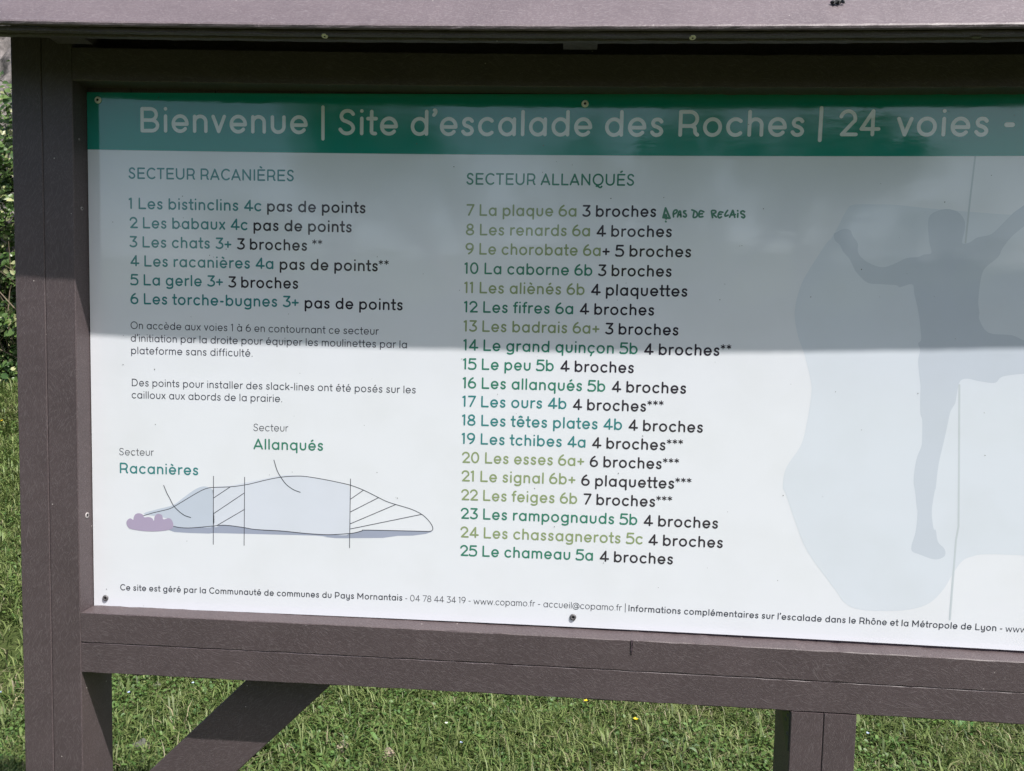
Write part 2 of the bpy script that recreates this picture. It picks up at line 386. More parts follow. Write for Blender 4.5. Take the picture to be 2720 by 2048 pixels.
# rafters
def rafter(x0, x1, seed):
    def pt(s, t):
        return (LY + .062 + s * sx_ - t * sz_, .0055 + .062 / sx_ * sz_ - .031 + s * sz_ + t * sx_)
    sec = [pt(0, 0), pt(.24, 0), pt(.24, -.05), pt(.02, -.05), pt(0, -.03)]
    roof_board('rafter', sec, seed, mat=M_PL, n=4, x0=x0, x1=x1, jit=.0001)
ra, rb = at(1495, 125, -.17)[0], at(1588, 125, -.17)[0]
rafter(ra, rb, 60)
rafter(at(152, 110, -.17)[0] - .035, at(152, 110, -.17)[0] + .035, 62)
rafter(2.98, 3.05, 64)
# tie beam under the rafters at each post (diagonal gusset seen at the left)
g0, g1 = at(165, 107, -.15), at(285, 122, -.06)
# screws under the eave
def disc_fan(c, u, v, r, n=14, z=0, nrm=None):
    pts = [c + u * (r * math.cos(2 * math.pi * i / n)) + v * (r * math.sin(2 * math.pi * i / n)) for i in range(n)]
    return pts
def screw(name, c, nrm, u, r, mat, hole=True, parent=R, dome=0.0018, hr=.38, cross=False):
    """a domed head with a recessed dark socket"""
    c = Vector(c); nrm = Vector(nrm).normalized(); u = Vector(u).normalized(); v = nrm.cross(u); n = 18
    V = []; F = []
    rings = [(r, 0), (r * .96, dome * .55), (r * .75, dome), (r * hr, dome * .95), (r * hr * .95, dome * .3)]
    for rr, h in rings:
        V += [c + nrm * h + u * (rr * math.cos(2 * math.pi * i / n)) + v * (rr * math.sin(2 * math.pi * i / n)) for i in range(n)]
    for k in range(len(rings) - 1):
        for i in range(n): F.append((k * n + i, k * n + (i + 1) % n, (k + 1) * n + (i + 1) % n, (k + 1) * n + i))
    V.append(c + nrm * dome * .2); ci = len(V) - 1
    for i in range(n): F.append(((len(rings) - 1) * n + i, (len(rings) - 1) * n + (i + 1) % n, ci))
    o = mesh_obj(name, V, F, mat, parent, smooth=True)
    me = o.data; me.materials.append(M_HOLE)
    for p in me.polygons[-n * 2:]: p.material_index = 1
    if cross:
        for a in (0, 1):
            d1 = u if a == 0 else v; d2 = v if a == 0 else u
            V2 = []
            for s in (-1, 1):
                for q in (-1, 1): V2.append(c + nrm * (dome * 1.03 + a * .0001) + d1 * (s * r * .6) + d2 * (q * r * .13))
            V2 = [V2[0], V2[1], V2[3], V2[2]]
            base = len(me.vertices)
            b2 = mesh_obj('slot', V2, [(0, 1, 2, 3)], M_HOLE, parent)
            bpy.data.objects.remove(b2)
    return o
for px in (864, 1840):
    q = at(px, 82, LYB + .004); s = screw('screw', (q[0], LYB + .0045 + yb(q[0]), lz(q[0]) - .0078), (0, -.35, -1), (1, 0, 0), .0058, M_BRASS, parent=ev, hr=.3)
    s['label'] = 'pale yellowish cross head screw under the eave'
# panel screws
for (px, py, mt, r_) in ((261, 266, M_STEEL, .0072), (1554, 276, M_STEEL, .0072), (281, 1588, M_GREYS, .0065), (1522, 1639, M_GREYS, .0068)):
    q = at(px, py); s = screw('panel_screw', (q[0], -.0006, q[1]), (0, -1, 0), (1, 0, 0), r_, mt, parent=panel, hr=.36, dome=.0026)
    s['label'] = 'bright steel panel screw' if mt is M_STEEL else 'dark grey panel screw'
# screw heads in the inner side of the left post
for px, py, r_ in ((231, 1369, .0065), (217, 554, .004), (210, 370, .002)):
    dd = ray(px, py); t = (lx1 - CX) / dd[0]; y = -D + dd[1] * t; z = CZ + dd[2] * t
    y = max(min(y, -.004), FY + .005)
    screw('screw', (lx1 + .0002, y, z), (1, 0, 0), (0, 1, 0), r_, M_NAIL, parent=R, hr=.5, dome=.0012)
# perforated angle bracket on the left side of the middle post
def br():
    dz = post_c_top
    xb = cx0 - .0025
    outline = [(-.030, dz - .002), (.055, dz - .002), (.055, dz - .012), (.012, dz - .075), (-.030, dz - .085 + .01)]
    outline = [(FY + .004, dz - .002), (FY + .062, dz - .002), (FY + .062, dz - .014), (FY + .012, dz - .082), (FY + .004, dz - .082)]
    V = [(xb, y, z) for y, z in outline] + [(xb + .0022, y, z) for y, z in outline]; k = len(outline)
    F = [tuple(range(k)), tuple(reversed(range(k, 2 * k)))] + [(i, (i + 1) % k, k + (i + 1) % k, k + i) for i in range(k)]
    o = mesh_obj('bracket', V, F, M_BRK, R); o['label'] = 'dark perforated steel angle bracket under the rail'
    for (y, z, r_) in ((FY + .014, dz - .014, .0035), (FY + .034, dz - .012, .0035), (FY + .05, dz - .01, .003), (FY + .012, dz - .05, .004), (FY + .026, dz - .028, .003)):
        screw('bolt', (xb, y, z), (-1, 0, 0), (0, 1, 0), r_, M_GREYS, parent=o, dome=.0014)
br()

# ------------------------------------------------------------------ lettering
def arc(cx, cy, rx, ry, a0, a1, n=None):
    n = n or max(4, int(abs(a1 - a0) / 11) + 2)
    return [(cx + rx * math.cos(rad(a0 + (a1 - a0) * i / (n - 1))), cy + ry * math.sin(rad(a0 + (a1 - a0) * i / (n - 1)))) for i in range(n)]
def cr(pts, n=5, closed=False):
    p = [np.array(q, float) for q in pts]; out = []
    N = len(p)
    rng_ = range(N if closed else N - 1)
    for i in rng_:
        p0 = p[(i - 1) % N] if closed or i > 0 else 2 * p[0] - p[1]
        p1 = p[i]; p2 = p[(i + 1) % N]
        p3 = p[(i + 2) % N] if closed or i < N - 2 else 2 * p[-1] - p[-2]
        for k in range(n):
            t = k / n
            out.append(tuple(.5 * ((2 * p1) + (-p0 + p2) * t + (2 * p0 - 5 * p1 + 4 * p2 - p3) * t * t + (-p0 + 3 * p1 - 3 * p2 + p3) * t ** 3)))
    if not closed: out.append(tuple(p[-1]))
    return out
def glyph(c, w):
    """monoline rounded sans: strokes (centre lines) and advance; cap height 700, x height 503"""
    h = w / 2; X = 503 - h; C = 700 - h; A = 700 - h; lb = 62 + h; ov = 6
    rx = 232 - h * .9; ry = 251.5 + ov - h; cy = 251.5
    acc = []
    base = {'é': ('e', 'a'), 'è': ('e', 'g'), 'ê': ('e', 'c'), 'à': ('a', 'g'), 'ô': ('o', 'c'), 'É': ('E', 'a'), 'È': ('E', 'g'), 'ç': ('c', 'd')}
    if c in base:
        b, k = base[c]; S, adv = glyph(b, w); mx = adv / 2 - (10 if b != 'a' else 30); y = 700 if b in 'eaoc' else 880
        if b in 'EÉ': mx = adv / 2
        y0 = y - 100 + h * .2; y1 = y - h + 10
        if k == 'a': S = S + [[(mx - 20, y0), (mx + 55, y1)]]
        if k == 'g': S = S + [[(mx + 25, y0), (mx - 50, y1)]]
        if k == 'c': S = S + [[(mx - 80, y0 + 5), (mx, y1), (mx + 80, y0 + 5)]]
        if k == 'd': S = S + [[(adv / 2 + 25, -30), (adv / 2 - 15, -130)]]
        return S, adv
    bx = lb - 10 + rx          # bowl centre
    if c == 'a': return [arc(bx, cy, rx, ry, 0, 360, 30), [(bx + rx, X), (bx + rx, h)]], bx + rx + h + 66
    if c == 'b': return [arc(lb + rx, cy, rx, ry, 0, 360, 30), [(lb, A), (lb, h)]], lb + 2 * rx + h + 48
    if c == 'c': return [arc(bx, cy, rx * 1.02, ry, 48, 312, 24)], bx + rx * .75 + h + 52
    if c == 'd': return [arc(bx, cy, rx, ry, 0, 360, 30), [(bx + rx, A), (bx + rx, h)]], bx + rx + h + 66
    if c == 'e': return [[(bx - rx, cy - 12), (bx + rx, cy - 12)], [(bx + rx, cy - 12)] + arc(bx, cy, rx, ry, 0, 318, 27)], bx + rx + h + 48
    if c == 'f': return [[(150, h), (150, 540)] + arc(150 + 105, 560, 105, A - 560, 180, 80, 8), [(62, X - 6), (250, X - 6)]], 312
    if c == 'g': return [arc(bx, cy, rx, ry, 0, 360, 30), [(bx + rx, X), (bx + rx, -30)] + arc(bx, -30, rx, 165 - h, 0, -140, 14)], bx + rx + h + 66
    if c in 'nhm':
        rn = 170 - h * .35; y0 = X + ov / 2 - rn
        S = [[(lb, X if c != 'h' else A), (lb, h)], arc(lb + rn, y0, rn, rn, 180, 0, 14) + [(lb + 2 * rn, h)]]
        adv = lb + 2 * rn + h + 62
        if c == 'm':
            rn = 152 - h * .3; y0 = X + ov / 2 - rn
            S = [[(lb, X), (lb, h)]] + [arc(lb + rn + 2 * rn * k, y0, rn, rn, 180, 0, 14) + [(lb + 2 * rn * (k + 1), h)] for k in (0, 1)]
            adv = lb + 4 * rn + h + 62
        return S, adv
    if c == 'i': return [[(lb, X), (lb, h)], [(lb - 1, 655), (lb + 1, 655)]], lb + h + 62
    if c == 'l': return [[(lb, A), (lb, h)]], lb + h + 62
    if c == 'k': return [[(lb, A), (lb, h)], [(lb + 290, X), (lb, 190)], [(lb + 100, 275), (lb + 310, h)]], lb + 310 + h + 20
    if c == 'o': return [arc(bx, cy, rx * 1.04, ry, 0, 360, 32)], bx + rx * 1.04 + h + 52
    if c == 'p': return [arc(lb + rx, cy, rx, ry, 0, 360, 30), [(lb, X), (lb, -195 + h)]], lb + 2 * rx + h + 48
    if c == 'q': return [arc(bx, cy, rx, ry, 0, 360, 30), [(bx + rx, X), (bx + rx, -195 + h)]], bx + rx + h + 66
    if c == 'r': return [[(lb, X), (lb, h)], arc(lb + 175, 290, 175, X - 290 + 2, 180, 84, 10)], lb + 190 + h + 12
    if c in 'sS':
        ww, hh = (330 - w * .8, 503 - w + 8) if c == 's' else (440 - w * .8, 700 - w + 10)
        x0 = 50 + h; y0 = h - 4
        P_ = [(.94, .86), (.78, .965), (.50, 1), (.22, .94), (.08, .77), (.2, .60), (.5, .52), (.82, .41), (.96, .23), (.8, .06), (.48, 0), (.2, .05), (.0, .18)]
        return [cr([(x0 + a * ww, y0 + b * hh) for a, b in P_], 4)], 50 + h * 2 + ww + 48
    if c == 't': return [[(150, 640), (150, 100)] + arc(150 + 70, 100, 70, 100 - h, 180, 270, 6) + [(250, h)], [(52, X - 4), (268, X - 4)]], 318
    if c == 'u': 
        ru_ = 172 - h * .35
        return [[(lb, X), (lb, h + ru_ - 4)] + arc(lb + ru_, h + ru_ - 4, ru_, ru_, 180, 360, 14) + [(lb + 2 * ru_, X)]], lb + 2 * ru_ + h + 62
    if c == 'y':
        ru_ = 172 - h * .35; xr = lb + 2 * ru_
        return [[(lb, X), (lb, h + ru_)] + arc(lb + ru_, h + ru_, ru_, ru_, 180, 360, 14), [(xr, X), (xr, -30)] + arc(lb + ru_, -30, ru_, 165 - h, 0, -140, 12)], xr + h + 62
    if c == 'v': return [[(40 + h, X), (240, h)], [(240, h), (440 - h, X)]], 480
    if c == 'w': return [[(40 + h, X), (210, h)], [(210, h), (375, X - 20)], [(375, X - 20), (540, h)], [(540, h), (710 - h, X)]], 750
    if c == 'x': return [[(45 + h, X), (425 - h, h)], [(425 - h, X), (45 + h, h)]], 470
    if c == 'A': return [[(35 + h, h), (335, C)], [(335, C), (635 - h, h)], [(130, 205), (540, 205)]], 670
    if c == 'B': return [[(lb + 15, h), (lb + 15, C), (lb + 230, C)] + arc(lb + 250, C - 155, 155, 155, 90, -90, 12) + [(lb + 15, C - 310)], [(lb + 250, C - 310)] + arc(lb + 275, (C - 310 + h) / 2, 165, (C - 310 - h) / 2, 90, -90, 12) + [(lb + 15, h)]], lb + 440 + h + 60
    if c == 'C': return [arc(62 + 330 , 350, 330 - h, 356 - h, 48, 312, 30)], 680
    if c == 'D': return [[(lb + 15, h), (lb + 15, C), (lb + 200, C)] + arc(lb + 210, 350, 310 - h * .6, 350 - h, 90, -90, 22) + [(lb + 15, h)]], lb + 520 + h + 50
    if c == 'E': return [[(lb + 410, C), (lb + 10, C), (lb + 10, h), (lb + 410, h)], [(lb + 10, 358), (lb + 370, 358)]], lb + 410 + h + 42
    if c == 'I': return [[(lb + 14, C), (lb + 14, h)]], lb + h + 84
    if c == 'L': return [[(lb + 12, C), (lb + 12, h), (lb + 372, h)]], lb + 372 + h + 28
    if c == 'M': return [[(lb + 12, h), (lb + 12, C)], [(lb + 12, C), (lb + 290, 220)], [(lb + 290, 220), (lb + 568, C)], [(lb + 568, C), (lb + 568, h)]], lb + 580 + h + 74
    if c == 'N': return [[(lb + 12, h), (lb + 12, C)], [(lb + 12, C), (lb + 470, h)], [(lb + 470, h), (lb + 470, C)]], lb + 482 + h + 74
    if c in 'OQ':
        S = [arc(50 + 340, 350, 340 - h, 356 - h, 0, 360, 40)]
        if c == 'Q': S.append(cr([(290, 30 - 60), (350, -20), (420, -50), (480, -95), (560, -100), (620, -40)], 3))
        return S, 780
    if c == 'P': return [[(lb + 12, h), (lb + 12, C), (lb + 240, C)] + arc(lb + 240, C - 195, 190, 195, 90, -90, 14) + [(lb + 12, C - 390)]], lb + 440 + h + 36
    if c == 'R': return [[(lb + 12, h), (lb + 12, C), (lb + 250, C)] + arc(lb + 250, C - 185, 185, 185, 90, -90, 14) + [(lb + 12, C - 370)], cr([(lb + 290, C - 368), (lb + 375, 235), (lb + 395, 110), (lb + 450, h)], 5)], lb + 450 + h + 44
    if c == 'T': return [[(40 + h, C), (550 - h, C)], [(295, C), (295, h)]], 590
    if c == 'U': return [[(lb + 5, C), (lb + 5, 260)] + arc(lb + 5 + 230, 260, 230, 260 - h + 4, 180, 360, 18) + [(lb + 465, C)]], lb + 470 + h + 66
    if c == '0': return [arc(50 + 255, 350, 255 - h, 356 - h, 0, 360, 36)], 612
    if c == '1': return [[(40 + h, 590), (190, C), (190, h)]], 190 + h + 90
    if c == '2': return [arc(270, C - 190, 195, 190, 165, -18, 16) + cr([(455, C - 250), (380, 330), (60 + h + 6, h)], 4)[1:] + [(500, h)]], 548
    if c == '3': return [[(65 + h, C), (465, C)], [(465, C), (290, 420)], arc(270, 215, 215, 212 - h + 8, 88, -142, 20)], 540
    if c == '4': return [[(400, C), (400, h)], [(400, C), (45 + h, 190)], [(45 + h, 190), (560, 190)]], 605
    if c == '5': return [[(465, C), (130, C)], [(130, C), (105, 400)], [(105, 400)] + cr([(150, 425), (260, 445), (400, 400), (480, 300), (490, 225), (455, 110), (350, 25 + h * .4), (230, h - 4), (120, 50), (70, 105)], 4)], 548
    if c == '6': return [arc(285, 225, 225 - h * .3 - 10, 230 - h, 0, 360, 30), cr([(78, 270), (110, 400), (190, 540), (330, C)], 6)], 560
    if c == '9': return [arc(285, 475, 225 - h * .3 - 10, 230 - h, 0, 360, 30), cr([(492, 430), (460, 300), (380, 160), (240, h)], 6)], 570
    if c == '7': return [[(50 + h, C), (480, C)], [(480, C), (200, h)]], 530
    if c == '8': return [arc(280, 512, 175 - h * .3, 192 - h, 0, 360, 28), arc(280, 190, 215 - h * .3, 196 - h, 0, 360, 30)], 560
    if c == '-': return [[(55 + h, 262), (290 - h, 262)]], 345
    if c == '+': return [[(45 + h, 285), (475 - h, 285)], [(260, 75 + h), (260, 495 - h)]], 520
    if c == '|': return [[(115, 800), (115, -120)]], 230
    if c == '.': return [[(lb - 2, h + 6), (lb + 2, h + 6)]], lb + h + 50
    if c in "'’": return [cr([(95, 690), (125, 672), (120, 620), (80, 560)], 3)], 190
    if c == '*': return [[(158 + 122 * math.cos(rad(a)), 560 + 122 * math.sin(rad(a))), (158 - 122 * math.cos(rad(a)), 560 - 122 * math.sin(rad(a)))] for a in (90, 30, -30)], 330
    if c == '@': return [arc(400, 270, 345, 345, -60, 315 - 15, 36) if False else arc(400, 250, 350, 350, -55, 330, 1) if False else arc(400, 260, 340, 340, 310, -20 , 36), arc(390, 260, 150, 165, 0, 360, 24), [(545, 420), (545, 180)] + arc(640, 190, 95, 95, 180, 350, 8)], 800
    return [], 236
def split_corners(pl):
    """break a stroke at sharp corners so that every piece bends gently"""
    out = []; cur = [pl[0]]
    for i in range(1, len(pl) - 1):
        a = np.subtract(pl[i], pl[i - 1]); b = np.subtract(pl[i + 1], pl[i]); cur.append(pl[i])
        la, lb_ = np.linalg.norm(a), np.linalg.norm(b)
        if la > 1e-6 and lb_ > 1e-6 and np.dot(a, b) / (la * lb_) < 0.75:
            out.append(cur); cur = [pl[i]]
    cur.append(pl[-1]); out.append(cur); return out
def ribbon(pl, h, V, F, lay, dep, capn=7):
    """flat round-ended ribbon; V gets (x,z,depth)"""
    p = [np.array(q, float) for q in pl]
    q = [p[0]]
    for a in p[1:]:
        if np.linalg.norm(a - q[-1]) > 1e-7: q.append(a)
    p = q
    if len(p) == 1: p.append(p[0] + np.array([h * .02, 0]))
    closed = len(p) > 6 and np.linalg.norm(p[0] - p[-1]) < h * .1
    n = len(p); base = len(V)
    for i in range(n):
        if closed: a = p[(i - 1) % (n - 1)] if i else p[-2]; b = p[1] if i == n - 1 else p[i + 1]
        else: a = p[max(0, i - 1)]; b = p[min(n - 1, i + 1)]
        t = b - a; t = t / np.linalg.norm(t); nn = np.array([-t[1], t[0]])
        V.append((*(p[i] + nn * h), dep)); V.append((*(p[i] - nn * h), dep))
    for i in range(n - 1): F.append((base + 2 * i, base + 2 * i + 1, base + 2 * i + 3, base + 2 * i + 2))
    if not closed:
        for end in (0, 1):
            t = (p[0] - p[1]) if end == 0 else (p[-1] - p[-2]); t = t / np.linalg.norm(t); c = p[0] if end == 0 else p[-1]
            nn = np.array([-t[1], t[0]]); idx = []
            i0 = base + (0 if end == 0 else 2 * n - 2)
            ids = []
            for k in range(1, capn):
                an = math.pi * k / capn
                V.append((*(c + nn * h * math.cos(an) + t * h * math.sin(an)), dep)); ids.append(len(V) - 1)
            # nn for end 0 points to the opposite side of the strip normal
            first, last = (i0 + 1, i0) if end == 0 else (i0, i0 + 1)
            F.append(tuple([first] + ids + [last]))
LAY = 0.00003
def emit(name, V, F, mat, parent, lay=0.0004, label=None):
    VV = [(x, -lay - d, z) for x, z, d in V]
    o = mesh_obj(name, VV, F, mat, parent)
    # face every polygon to the reader
    if label: o['label'] = label
    return o
def text(s, p0, p1, cap, wt, mat, label, lay=0.00022, name='lettering', spacing=0):
    a = at(*p0); b = at(*p1); V = []; F = []
    pen = 0; items = []
    for c in s:
        S, adv = glyph(c, wt)
        items.append((S, pen)); pen += adv + spacing
    xsx = [x + o for S, o in items for st in S for x, y in st]
    x0, x1 = min(xsx) - wt / 2, max(xsx) + wt / 2
    dirv = (b - a); kx = dirv / (x1 - x0); ky = cap / 700
    sxx = np.linalg.norm(kx)
    for S, o in items:
        lv = 0
        for st in S:
            for piece in split_corners(st):
                pl = [(a[0] + kx[0] * (x + o - x0), a[1] + kx[1] * (x + o - x0) + ky * y) for x, y in piece]
                ribbon(pl, wt / 2 * (sxx * .45 + ky * .55), V, F, 0, LAY * lv); lv += 1
    return emit(name, V, F, mat, panel, lay, label)

def ink(name, rgb): return print_mat(name, rgb, 0.07)
I_WHITE = ink('title_lettering', (0.74, 0.78, 0.78))
I_DARK = ink('ink_dark', (0.038, 0.032, 0.046)); I_GREY = ink('ink_grey', (0.060, 0.062, 0.086))
I_BLUE = ink('ink_blue_green', (0.042, 0.225, 0.235)); I_MID = ink('ink_mid_green', (0.042, 0.215, 0.15)); I_SAGE = ink('ink_sage', (0.28, 0.35, 0.18))
I_TEAL = I_TEALD = I_BLUE; I_DG = I_GREEN = I_MID; I_OLIVE = I_SAGE
def capm(h, x=1290, y=1130): return float(np.linalg.norm(at(x, y) - at(x, y - h)))
CAPB = capm(30.3)
rows = [
 ('1 Les bistinclins 4c', 341.9, 555, 694.1, 561.6, I_TEAL, 'pas de points', 709.5, 562.2, 970.8, 566.9, None),
 ('2 Les babaux 4c', 344.4, 606.1, 657.5, 611.8, I_TEAL, 'pas de points', 673.3, 612.8, 934.2, 617.7, None),
 ('3 Les chats 3+', 344.2, 656.8, 615, 662, I_TEAL, '3 broches', 629.7, 662.8, 815.7, 666.7, ('**', 829.3, 667, 856, 667.6)),
 ('4 Les racanières 4a', 346.4, 707.2, 726.4, 715.2, I_TEAL, 'pas de points', 742.9, 716.4, 1003.6, 721.2, ('**', 1005.6, 721.2, 1032.3, 721.8)),
 ('5 La gerle 3+', 346, 757.5, 592.4, 762, I_TEAL, '3 broches', 606.6, 763.8, 792, 767.5, None),
 ('6 Les torche-bugnes 3+', 346.4, 807.7, 793.6, 816.6, I_TEAL, 'pas de points', 809.2, 819, 1069.6, 824.8, None),
 ('7 La plaque 6a', 1238.7, 573.3, 1531, 575.7, I_OLIVE, '3 broches', 1546.5, 576, 1742.5, 577, None),
 ('8 Les renards 6a', 1237.3, 625, 1567, 628.1, I_OLIVE, '4 broches', 1584.1, 629, 1784.1, 630.3, None),
 ('9 Le chorobate 6a', 1236.2, 676, 1595.3, 680.4, I_OLIVE, '+ 5 broches', 1599.6, 681.2, 1835.4, 684, None),
 ('10 La caborne 6b', 1233.1, 727.5, 1573.2, 733, I_DG, '3 broches', 1588.3, 733.5, 1783.5, 735.7, None),
 ('11 Les aliènés 6b', 1232.7, 778.6, 1552.6, 784, I_OLIVE, '4 plaquettes', 1569.4, 784.5, 1825.4, 788.7, None),
 ('12 Les fifres 6a', 1232, 829.8, 1522.4, 835, I_DG, '4 broches', 1539.5, 835.7, 1737.1, 838.7, None),
 ('13 Les badrais 6a+', 1231, 880.7, 1592.1, 887, I_OLIVE, '3 broches', 1607.2, 888.2, 1801.7, 891.6, None),
 ('14 Le grand quinçon 5b', 1230.3, 930.9, 1693.5, 941, I_DG, '4 broches', 1710.3, 942.5, 1910.6, 945.5, ('**', 1913.4, 946, 1941.5, 946.5)),
 ('15 Le peu 5b', 1229.3, 981.4, 1470.8, 986.2, I_GREEN, '4 broches', 1488, 987.2, 1683.2, 991.6, None),
 ('16 Les allanqués 5b', 1228.6, 1031.5, 1607.6, 1040.8, I_GREEN, '4 broches', 1624.7, 1041.8, 1822, 1046.2, None),
 ('17 Les ours 4b', 1227.6, 1080.5, 1504.5, 1087, I_BLUE, '4 broches', 1521.3, 1089.1, 1715.8, 1093.8, ('***', 1718.9, 1094.3, 1761.8, 1095)),
 ('18 Les têtes plates 4b', 1226.9, 1130, 1652.2, 1142.6, I_BLUE, '4 broches', 1669, 1144, 1866.6, 1149.8, None),
 ('19 Les tchibes 4a', 1225.8, 1179.1, 1555, 1189.4, I_BLUE, '4 broches', 1572.2, 1190.8, 1767.3, 1196.6, ('***', 1770.4, 1197, 1813.4, 1198.2)),
 ('20 Les esses 6a+', 1226.9, 1229.3, 1551.6, 1238.6, I_SAGE, '6 broches', 1566, 1240.2, 1757, 1246.6, ('***', 1760.1, 1247, 1803, 1248.4)),
 ('21 Le signal 6b+', 1225.8, 1278.4, 1528.5, 1287.5, I_SAGE, '6 plaquettes', 1543.3, 1290, 1790.3, 1298.6, ('***', 1793.1, 1299, 1835.7, 1300.4)),
 ('22 Les feiges 6b', 1224.8, 1328.3, 1533, 1339, I_SAGE, '7 broches', 1549.5, 1340.3, 1739.8, 1346.8, ('***', 1742.6, 1347.2, 1784.5, 1348.6)),
 ('23 Les rampognauds 5b', 1223.7, 1377.8, 1692.7, 1395, I_MID, '4 broches', 1709.2, 1397, 1906.8, 1404.6, None),
 ('24 Les chassagnerots 5c', 1222.7, 1427.3, 1706.5, 1446, I_SAGE, '4 broches', 1721.9, 1448.2, 1919.5, 1456, None),
 ('25 Le chameau 5a', 1222, 1476.4, 1574.9, 1489.7, I_MID, '4 broches', 1592.4, 1491.8, 1787.2, 1499.7, None)]
for (s, x0, y0, x1, y1, mt, s2, a0, c0, a1, c1, st) in rows:
    text(s, (x0, y0), (x1, y1), CAPB, 102, mt, 'route name "%s"' % s)
    text(s2, (a0, c0), (a1, c1), CAPB, 107, I_DARK, 'dark lettering "%s" after "%s"' % (s2, s))
    if st: text(st[0], st[1:3], st[3:5], CAPB, 56, I_DARK, 'asterisks after "%s"' % s)
text('SECTEUR RACANIÈRES', (341.5, 475), (780.4, 482), CAPB * 1.0, 100, I_TEALD, 'heading "SECTEUR RACANIÈRES"')
text('SECTEUR ALLANQUÉS', (1238.7, 490.8), (1683.9, 493.9), CAPB * 1.0, 100, I_DG, 'heading "SECTEUR ALLANQUÉS"')
CH = capm(69.5, 1290, 360)
for s, a, b in (('Bienvenue', (373.4, 351.7), (817.4, 356.2)), ('Site', (898.8, 358.8), (1056.9, 360)), ('d’escalade', (1090.8, 360.6), (1572.3, 362.8)), ('des', (1606.2, 363), (1761.3, 363.6)), ('Roches', (1801.4, 363.2), (2135, 363.2)), ('24', (2227.2, 362.2), (2337.1, 362.2)), ('voies', (2380, 362.4), (2624.2, 362.8)), ('-', (2664.8, 360), (2694.3, 360))):
    text(s, a, b, CH if s != '-' else CH * 1.05, 97 if s != '-' else 110, I_WHITE, 'title word "%s"' % s if s != '-' else 'title dash', lay=.0004)
def stroke_px(name, pl, wpx, mat, lay, label=None, smooth=0, org=(0, 0), z=1.0, parent=None):
    pl = [(org[0] + x / z, org[1] + y / z) for x, y in pl]
    if smooth: pl = cr(pl, smooth)
    V = []; F = []
    for lv, piece in enumerate(split_corners(pl)):
        ribbon([at(*q) for q in piece], wpx / 2 * D / FPX, V, F, 0, LAY * (lv % 4))
    return emit(name, V, F, mat, panel, lay, label)
stroke_px('title_divider', [(858, 284.5), (858, 369)], 9, I_WHITE, .0004)
stroke_px('title_divider', [(2182.3, 287), (2177.3, 372.5)], 9.5, I_WHITE, .0004)
CS = capm(20.2, 700, 900); CF = capm(17.2, 1400, 1610)
for s, a, b in (('On accède aux voies 1 à 6 en contournant ce secteur', (347.1, 873.6), (1006.3, 889.6)), ('d’initiation par la droite pour équiper les moulinettes par la', (347.6, 907.3), (1080.9, 925.1)), ('plateforme sans difficulté.', (348.7, 940.3), (670.8, 947.6)), ('Des points pour installer des slack-lines ont été posés sur les', (350.5, 1025.5), (1104.2, 1045.2)), ('cailloux aux abords de la prairie.', (350, 1058), (749.5, 1068.5))):
    text(s, a, b, CS, 78, I_GREY, 'small text line "%s"' % s)
text('Secteur', (316.8, 1209), (409, 1210.8), CS * .98, 62, I_GREY, 'small word "Secteur" over "Racanières"')
text('Secteur', (673.2, 1144.8), (766, 1146.4), CS * .98, 62, I_GREY, 'small word "Secteur" over "Allanqués"')
text('Racanières', (318.4, 1256.8), (526.7, 1262.6), capm(28.4, 420, 1260), 100, I_BLUE, 'blue green word "Racanières"')
text('Allanqués', (673.2, 1193.6), (858.2, 1197.6), capm(29, 760, 1195), 100, I_GREEN, 'green word "Allanqués"')
for s, a, b, wt in (('Ce site est géré par la Communauté de communes du Pays Mornantais', (319.6, 1567.8), (1068.7, 1595.8), 100), ('- 04 78 44 34 19 -', (1076.3, 1596.4), (1249.9, 1603.2), 66), ('www.copamo.fr', (1258, 1605), (1421.3, 1611.3), 66), ('- accueil@copamo.fr |', (1429, 1611.8), (1661.5, 1623), 66),
                    ('Informations complémentaires sur l’escalade', (1669.3, 1623.7), (2182.5, 1652), 102), ('dans le Rhône et la Métropole de Lyon -', (2191.9, 1652.4), (2661.9, 1677.3), 102), ('www', (2670.6, 1678.3), (2727, 1681.2), 66)):
    text(s, a, b, CF, wt, I_GREY, 'footer text with contact details' if wt == 66 else 'bold footer text')

# hand-written note in green marker
M_MARK = print_mat('green_marker', (0.012, 0.16, 0.085), 0.35)
HW = [[(325, 300), (378, 100)], [(378, 100), (470, 312)], [(470, 312), (330, 298)], [(360, 290), (385, 240), (400, 290)], [(386, 320), (390, 328)], [(380, 378), (386, 388)],
 [(545, 285), (540, 210), (560, 155), (600, 140), (622, 160), (600, 200), (560, 225)], [(630, 285), (662, 175), (690, 175), (700, 285)], [(650, 240), (695, 240)], [(800, 160), (765, 165), (760, 195), (800, 225), (815, 260), (790, 290), (752, 270)],
 [(930, 140), (975, 155), (1030, 190), (1045, 250), (1015, 290), (960, 290), (975, 180)], [(1180, 180), (1120, 155), (1090, 180), (1080, 230), (1090, 285), (1160, 280)], [(1085, 225), (1150, 220)],
 [(1365, 300), (1350, 220), (1345, 160), (1390, 150), (1430, 165), (1425, 200), (1375, 225), (1440, 290)], [(1580, 190), (1520, 180), (1490, 220), (1480, 275), (1510, 305), (1550, 285)], [(1490, 235), (1545, 230)],
 [(1680, 150), (1650, 190), (1625, 240), (1635, 270), (1690, 250)], [(1722, 290), (1770, 190), (1790, 150), (1810, 220), (1830, 295)], [(1750, 245), (1840, 238)], [(1890, 155), (1894, 160)], [(1895, 215), (1890, 290)],
 [(2035, 180), (2000, 160), (1960, 180), (1965, 215), (2015, 240), (2040, 275), (2015, 305), (1975, 285)]]
V = []; F = []
